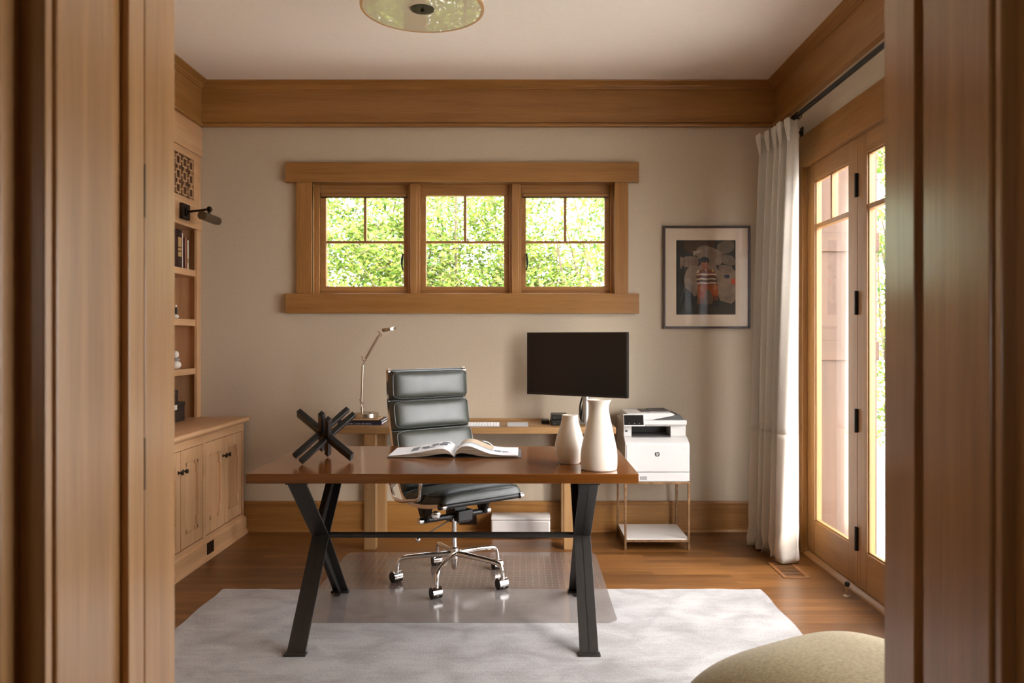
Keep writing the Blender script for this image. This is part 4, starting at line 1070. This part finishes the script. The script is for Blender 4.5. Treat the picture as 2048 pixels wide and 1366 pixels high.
# pads laid along the rail: arc-length intervals
arc = [0]
for a, b in zip(RS, RS[1:]): arc.append(arc[-1]+math.hypot(b[0]-a[0], b[1]-a[1]))
def at(s):
    for i in range(len(RS)-1):
        if arc[i+1] >= s:
            t = (s-arc[i])/(arc[i+1]-arc[i]); return Vector((RS[i][0]+(RS[i+1][0]-RS[i][0])*t, RS[i][1]+(RS[i+1][1]-RS[i][1])*t)), (rail_normal(i)*SGN).lerp(rail_normal(i+1)*SGN, t).normalized()
    return Vector(RS[-1]), rail_normal(len(RS)-1)*SGN
def pad(name, s0, s1, hw, th):
    mb = MB(); nu, nv = 26, 18; e = 5.0
    def prof(t):  # rounded box profile -1..1 -> 0..1
        return max(0., 1-abs(t)**e)**(1/3.0)
    def top(u, v):
        a, b = u*2-1, v*2-1
        a = math.copysign(abs(a)**.8, a) if abs(a) > 0 else 0; b = math.copysign(abs(b)**.8, b) if abs(b) > 0 else 0
        p, n_ = at(s0+(s1-s0)*(v if False else (b+1)/2))
        hgt = .006+th*prof(a)*prof(b)*(.90+.10*math.cos(a*PI/2)*math.cos(b*PI/2))
        pin = 1-.01*(abs(b)**8)
        return (a*hw*pin, p.x+n_.x*hgt, p.y+n_.y*hgt)
    def bot(u, v):
        a, b = u*2-1, v*2-1
        a = math.copysign(abs(a)**.8, a); b = math.copysign(abs(b)**.8, b)
        p, n_ = at(s0+(s1-s0)*(b+1)/2); pin = 1-.01*(abs(b)**8)
        return (a*hw*pin, p.x+n_.x*.004, p.y+n_.y*.004)
    mb.grid(top, nu, nv); mb.grid(bot, nu, nv, True)
    o = L(name, mb, M_LEATH, angle=180)
    # piping round the front face
    mbp = MB(); pts = []
    for k in range(64):
        a = 2*PI*k/64
        ca = math.copysign(abs(math.cos(a))**.22, math.cos(a)); sa = math.copysign(abs(math.sin(a))**.26, math.sin(a))
        aa, bb = ca*.962, sa*.93
        p, n_ = at(s0+(s1-s0)*(bb+1)/2); hgt = .006+th*prof(aa)*prof(bb)*.93+.001
        pts.append((aa*hw*(1-.01*abs(bb)**8), p.x+n_.x*hgt, p.y+n_.y*hgt))
    mbp.tube(pts, .0021, 6, closed=True)
    L('piping', mbp, M_SEAM, o)
    return o
q0 = .004; qh = .168
for k in range(4): pad('back_pad', q0-.010+k*qh, q0-.010+(k+1)*qh-.002, .251, .066)
Ltot = arc[-1]
pad('seat_pad', q0+4*qh+.02, q0+4*qh+.02+(Ltot-q0-4*qh-.03)*.5, .251, .062)
pad('seat_pad', q0+4*qh+.02+(Ltot-q0-4*qh-.03)*.5+.001, Ltot-.006, .251, .066)
# armrests: chrome loops with a dark pad on top
for s in (-1, 1):
    x = s*.283
    loop = catmull([(x, .215, .56), (x, .185, .50), (x, .150, .462), (x, .08, .452), (x, -.02, .472), (x, -.085, .484), (x, -.118, .51), (x, -.122, .58), (x, -.128, .645), (x, -.112, .682), (x, -.05, .691), (x, .03, .692), (x, .10, .711), (x, .20, .708), (x, .236, .675), (x, .232, .61)], 5, closed=True)
    am = L('armrest', MB().tube(loop, .0095, 12, closed=True), M_CHROME, angle=180)
    L('arm_mount', MB().cyl((x, .02, .462), (s*.25, .02, .455), .009, 10).cyl((x, .19, .51), (s*.25, .165, .55), .009, 10), M_CHROME, am)
# mechanism
L('cross_tube', MB().cyl((-.205, -.005, .362-CB), (.215, -.005, .362-CB), .016, 20), M_BPLAS)
for s in (-1, 1): L('tube_cap', MB().cyl((s*.205, -.005, .362-CB), (s*.226, -.005, .362-CB), .0175, 20), M_CHROME)
L('tilt_housing', MB().box(-.012, .085, -.055, .06, .335-CB, .395-CB).box(-.02, .06, -.03, .10, .385-CB, .43), M_BPLAS, bevel=.006)
L('spring_box', MB().box(.02, .12, .02, .12, .30, .36), M_BPLAS, bevel=.004)
for s in (-1, 1):
    L('seat_bracket', MB().prism([(-.03, .35), (.02, .35), (.085, .452), (.03, .452)], 'X', s*.185-.012, s*.185+.012).prism([(-.03, .35), (.01, .35), (-.04, .462), (-.085, .462)], 'X', s*.185-.010, s*.185+.010).cyl((s*.185, .05, .448), (s*.25, .05, .452), .012, 12), M_BPLAS, bevel=.002)
L('knob', MB().cyl((-.155, -.005, .392), (-.165, -.075, .392), .007, 10).lathe([(0, 0), (.018, 0), (.023, .004), (.023, .012), (.018, .016), (0, .016)], 24, (-.166, -.075, .392), Matrix.Rotation(math.radians(-20), 4, 'Z') @ Matrix.Rotation(PI/2, 4, 'X')), M_CHROME)
lv = L('height_lever', MB().cyl((-.02, 0, .335), (-.25, -.05, .276), .0035, 8), M_BPLAS)
L('lever_ball', MB().lathe([(.0005, -.015), (.0105, -.0105), (.015, 0), (.0105, .0105), (.0005, .015)], 16, (-.257, -.052, .274)), M_CHROME, lv, angle=180)
L('gas_column', MB().cyl((0, 0, .16), (0, 0, .33), .0140, 24).cyl((0, 0, .325), (0, 0, .345), .018, 24), M_CHROME)
hub = L('base_hub', MB().lathe([(0, .062), (.010, .062), (.015, .07), (.018, .10), (.021, .115), (.023, .125), (.023, .178), (.016, .184), (0, .184)], 32, (0, 0, 0)), M_CHROME, angle=35)
for k in range(5):
    a = math.radians(-102+72*k-38); c, s_ = math.cos(a), math.sin(a)
    P = lambda r_, z: (r_*c, r_*s_, z)
    path = catmull([P(.015, .148), P(.10, .146), P(.20, .140), P(.268, .134), P(.292, .122), P(.302, .098), P(.306, .068)], 5)
    n_ = len(path); rad = [.0165-.0055*min(1, i/(n_*.7)) for i in range(n_)]
    lg = L('base_leg', MB().tube(path, rad, 14), M_CHROME, angle=180)
    cx, cy = .306*c, .306*s_; th = math.radians(random.Random(k+11).uniform(-10, 10)-6)
    ax = Vector((math.cos(th), math.sin(th), 0)); up = Vector((0, 0, 1)); fw = up.cross(ax)
    C0 = Vector((cx, cy, .0285))+fw*.010
    cs = L('caster', MB().cyl(C0-ax*.026, C0-ax*.006, .0285, 24).cyl(C0+ax*.006, C0+ax*.026, .0285, 24), M_BPLAS, lg, angle=40)
    mb = MB()
    mb.cyl(C0-ax*.0245+up*.004, C0+ax*.0245+up*.004, .0298, 28)
    for v in mb.bm.verts:
        lowz = .0285-.017
        if v.co.z < lowz: v.co.z = lowz
    mb.cyl((cx, cy, .052), (cx, cy, .078), .010, 14)
    L('caster_hood', mb, M_CHROME, lg, angle=40)

# ------------------------------------------------------------------ vases, book, sculpture on the desk
def vase(label, x, y, px_axis, base_py, prof, sc):
    t = thing('vase', label, 'vase', (x, y, TZ))
    outer = [(r, z+TZ) for r, z in prof]
    sp = [(p.x, p.y) for p in catmull([(a, b, 0) for a, b in outer], 5)]
    th = .005
    inner = [(max(.002, r-th), z) for r, z in sp[::-1] if z > TZ+.012]
    full = [(0.0, TZ)]+[(sp[0][0]-.004, TZ)]+sp+[(sp[-1][0]-.002, sp[-1][1]+.0015)]+inner+[(0.0, TZ+.012)]
    obj('body', MB().lathe(full, 64, (x, y, 0)), M_CERAM, t, angle=50)
    return t
vase('tall cream ceramic vase with a flared neck at the desk right end', .323, 3.385, 0, 0, [(.0770, .004), (.0785, .03), (.0783, .06), (.0755, .09), (.0695, .12), (.0632, .15), (.0570, .18), (.0503, .21), (.0445, .238), (.0418, .262), (.0445, .281), (.0530, .297)], 1)
vase('shorter bulbous cream ceramic vase behind the tall flared one', .208, 3.545, 0, 0, [(.0440, .003), (.0575, .025), (.0650, .05), (.0675, .075), (.0640, .10), (.0575, .125), (.0497, .15), (.0420, .175), (.0373, .195), (.0360, .216)], 1)

bo = thing('open_book', 'large open picture book lying on the dark brown desk', 'book', (-.325, 3.835, TZ))
BY0, BY1 = 3.705, 3.975; xs = -.325; SB = F/3.705
def prof_px(lst): return [((px-1047)/SB, TZ+(915-py)/SB) for px, py in lst]
LP = prof_px([(777,911),(800,909.5),(822,907),(847,902.5),(869,898.5),(880,897.3),(889,898),(898,902.5),(904,908),(907.5,912.5)])
RP = prof_px([(908.5,912.5),(911,904),(916,897.8),(925,892.8),(937,892),(947,894.5),(957,898.5),(968,903),(981,907.2),(1002,910),(1020,910.5),(1036,910.7)])
LPs = [(p.x, p.y) for p in catmull([(a, b, 0) for a, b in LP], 4)]; RPs = [(p.x, p.y) for p in catmull([(a, b, 0) for a, b in RP], 4)]
z0 = TZ+.0032
mb = MB(); mb.box((777-1047)/SB-.006, xs-.008, BY0-.006, BY1+.006, TZ, z0-.0004); mb.box(xs+.008, (1041-1047)/SB+.004, BY0-.006, BY1+.006, TZ, z0-.0004); mb.box(xs-.008, xs+.008, BY0-.006, BY1+.006, TZ, z0-.001)
obj('cover', mb, M_COVER, bo, bevel=.0008)
def block(ps, nm, lift):
    """pages bulge clear of the cover toward the spine"""
    low = []
    for x, z in ps:
        t_ = min(1, max(0, 1-abs(x-xs)/.20)); low.append((x, z0+max(0, (z-z0))*lift*t_**1.2))
    mb = MB().strip(ps, low, 'Y', BY0, BY1)
    o = obj(nm, mb, M_EDGE, bo, angle=50)
    m2 = MB().strip([(x, z+.0011) for x, z in ps], [(x, z+.0001) for x, z in ps], 'Y', BY0-.001, BY1+.0008)
    obj('open_page', m2, M_PAPER, o, angle=50)
    return o
lb = block(LPs, 'page_block', .62); rb = block(RPs, 'page_block', .50)
def onpage(ps, px0, px1, v0, v1, m, parent, nm='printed_picture', e=.0017):
    xa, xb = (px0-1047)/SB, (px1-1047)/SB; mb = MB()
    def zf(x):
        for (a, za), (b, zb_) in zip(ps, ps[1:]):
            if a <= x <= b: return za+(zb_-za)*(x-a)/(b-a)
        return ps[-1][1]
    mb.grid(lambda u, v: (xa+(xb-xa)*u, BY0+(BY1-BY0)*(v0+(v1-v0)*v), zf(xa+(xb-xa)*u)+e), 14, 1)
    obj(nm, mb, m, parent)
M_INK = plain('grey sketch print', lin(120, 118, 124), .7, noise=.5, nscale=60); M_INK2 = plain('dark text print', lin(70, 70, 84), .7, noise=.4, nscale=150)
M_BEACH = plain('sandy photo print', lin(190, 164, 132), .6, noise=.25, nscale=40); M_SEA = plain('blue grey photo print', lin(150, 156, 160), .6, noise=.25, nscale=50)
onpage(LPs, 816, 831, .28, .74, M_INK, lb); onpage(LPs, 836, 852, .45, .62, M_INK2, lb); onpage(LPs, 842, 866, .30, .42, M_INK, lb)
onpage(LPs, 856, 870, .50, .80, M_INK, lb); onpage(LPs, 872, 889, .45, .70, M_INK2, lb); onpage(LPs, 876, 893, .74, .90, M_INK, lb)
onpage(RPs, 913, 984, .50, .98, M_BEACH, rb); onpage(RPs, 913, 984, .36, .50, M_SEA, rb)
onpage(RPs, 986, 1000, .36, .50, M_INK2, rb); onpage(RPs, 1002, 1016, .36, .44, M_INK2, rb)

# sculpture of six crossed bars
cxy = Vector((-.905, 3.60)); Ls = .335; bs = .0235
hz = .8165; yaw = math.radians(14)
def axis(deg):  # unit vector toward the LOW end
    a = math.radians(deg)+yaw; return Vector((hz*math.cos(a), hz*math.sin(a), -.577))
Aa, Ab, Ac = axis(210), axis(-30), axis(90)
off = .0195
bars = [(Aa, Ab*off, Ac), (Aa, -Ab*off, Ac), (Ab, Ac*(off*.75), Aa), (Ab, -Ac*(off*.75), Aa), (Ac, Ab*off, Aa), (Ac, -Ab*off, Aa)]
def lowest(c):
    z = 1e9
    for a_, o_, u_ in bars:
        w_ = a_.cross(u_).normalized()
        for i in (-.5, .5):
            for j in (-.5, .5):
                p_ = c+o_+a_*Ls/2+u_*(i*bs)+w_*(j*bs); z = min(z, p_.z)
    return z
c0 = Vector((cxy.x, cxy.y, 0)); c0.z = TZ-lowest(c0)+.0002
sc_ = thing('bar_sculpture', 'black sculpture of six crossed square bars at the desk left end', 'sculpture', (c0.x, c0.y, TZ))
for a_, o_, u_ in bars:
    obj('bar', MB().bar(c0+o_-a_*Ls/2, c0+o_+a_*Ls/2, bs, bs, u_), M_LACQ, sc_, bevel=.002)

# ------------------------------------------------------------------ upholstered ottoman, lower right
ot = thing('ottoman', 'domed olive woven ottoman in the lower right corner', 'ottoman', (.90, 2.04, 0))
OC = Vector((.885, 2.05)); OW, OD, OR = .42, .42, math.radians(30)
def otop(u, v):
    a = 2*PI*u; e = .55
    ca = math.copysign(abs(math.cos(a))**e, math.cos(a)); sa = math.copysign(abs(math.sin(a))**e, math.sin(a))
    if v < .8:
        t_ = v/.8; r_ = 1-(1-t_)**1.8; z = .25+.232*max(0, 1-r_**2.8)**.5
    else:
        t_ = (v-.8)/.2; r_ = 1-.03*t_; z = .25-.14*t_
    x, y = OW*r_*ca, OD*r_*sa
    return (OC.x+x*math.cos(OR)-y*math.sin(OR), OC.y+x*math.sin(OR)+y*math.cos(OR), z)
mb = MB().grid(otop, 96, 40); bmesh.ops.remove_doubles(mb.bm, verts=mb.bm.verts, dist=.0005)
obj('cushion', mb, M_WEAVE, ot, angle=180)
for sx_ in (-1, 1):
    for sy_ in (-1, 1):
        x, y = OC.x+sx_*.27*math.cos(OR)-sy_*.27*math.sin(OR), OC.y+sx_*.27*math.sin(OR)+sy_*.27*math.cos(OR)
        obj('leg', MB().tube([(x, y, RT if x < 1.2 else 0), (x, y, .12)], [.018, .026], 16), M_FRAME, ot)
obj('underside', MB().box(-.31, .31, -.31, .31, .11, .13, Matrix.Translation((OC.x, OC.y, 0)) @ Matrix.Rotation(OR, 4, 'Z')), M_FRAME, ot)

# ------------------------------------------------------------------ light
W = bpy.data.worlds.new('World'); SC.world = W; W.use_nodes = True
nt = W.node_tree; bg = nt.nodes['Background']
tc = N(nt, 'ShaderNodeTexCoord')
sd = Vector((.70, -.60, .44)).normalized()          # toward the sun
dot = N(nt, 'ShaderNodeVectorMath', operation='DOT_PRODUCT'); dot.inputs[1].default_value = sd
nt.links.new(tc.outputs['Generated'], dot.inputs[0])
r = N(nt, 'ShaderNodeValToRGB'); r.color_ramp.elements[0].position = 0.; r.color_ramp.elements[1].position = 1.
r.color_ramp.elements[0].color = (.86, .93, 1.0, 1); r.color_ramp.elements[1].color = (.97, .97, 1.0, 1)
mr = N(nt, 'ShaderNodeMapRange'); mr.inputs['From Min'].default_value = -.3; mr.inputs['From Max'].default_value = 1
nt.links.new(dot.outputs['Value'], mr.inputs['Value']); nt.links.new(mr.outputs[0], r.inputs['Fac'])
pw = N(nt, 'ShaderNodeMath', operation='POWER'); pw.inputs[1].default_value = 2.0
nt.links.new(mr.outputs[0], pw.inputs[0])
ml = N(nt, 'ShaderNodeMath', operation='MULTIPLY_ADD'); ml.inputs[1].default_value = 9.0; ml.inputs[2].default_value = 12.0
nt.links.new(pw.outputs[0], ml.inputs[0])
nt.links.new(r.outputs['Color'], bg.inputs['Color']); nt.links.new(ml.outputs[0], bg.inputs['Strength'])

sun = bpy.data.lights.new('sun', 'SUN'); sun.energy = 3.2; sun.angle = math.radians(13); sun.color = (1, .94, .85)
so = bpy.data.objects.new('sun', sun); COL.objects.link(so); so.rotation_euler = sd.to_track_quat('Z', 'Y').to_euler()

def portal(loc, rot, sx_, sy_):
    l = bpy.data.lights.new('portal', 'AREA'); l.shape = 'RECTANGLE'; l.size = sx_; l.size_y = sy_; l.cycles.is_portal = True
    o = bpy.data.objects.new('portal', l); COL.objects.link(o); o.location = loc; o.rotation_euler = rot
portal((1.83, (1.955+4.83)/2, 1.2), (0, math.radians(90), 0), 2.34, 2.87)
portal((-1.45, -.8, 1.525), (0, math.radians(-90), 0), .65, .4)  # sky sampling through the added hall opening
portal((-.41, 5.53, 2.0), (math.radians(-90), 0, 0), 2.05, .75)

# ------------------------------------------------------------------ camera
cam = bpy.data.cameras.new('camera'); cam.sensor_width = 36; cam.lens = F/2048*36
cam.shift_x = -23/2048; cam.shift_y = -7/2048; cam.clip_start = .02
cam.dof.use_dof = True; cam.dof.focus_distance = 4.4; cam.dof.aperture_fstop = 4
co = bpy.data.objects.new('camera', cam); COL.objects.link(co); co.location = (0, 0, CAMZ); co.rotation_euler = (PI/2, 0, 0)
SC.camera = co
SC.view_settings.view_transform = 'Standard'; SC.view_settings.look = 'None'; SC.view_settings.exposure = 0.06; SC.view_settings.gamma = 1
SC.view_settings.use_curve_mapping = False
SC.cycles.use_denoising = True
SC.cycles.max_bounces = 8; SC.cycles.diffuse_bounces = 5; SC.cycles.glossy_bounces = 4; SC.cycles.transparent_max_bounces = 12
SC.cycles.caustics_reflective = False; SC.cycles.caustics_refractive = False
SC.cycles.sample_clamp_indirect = 8
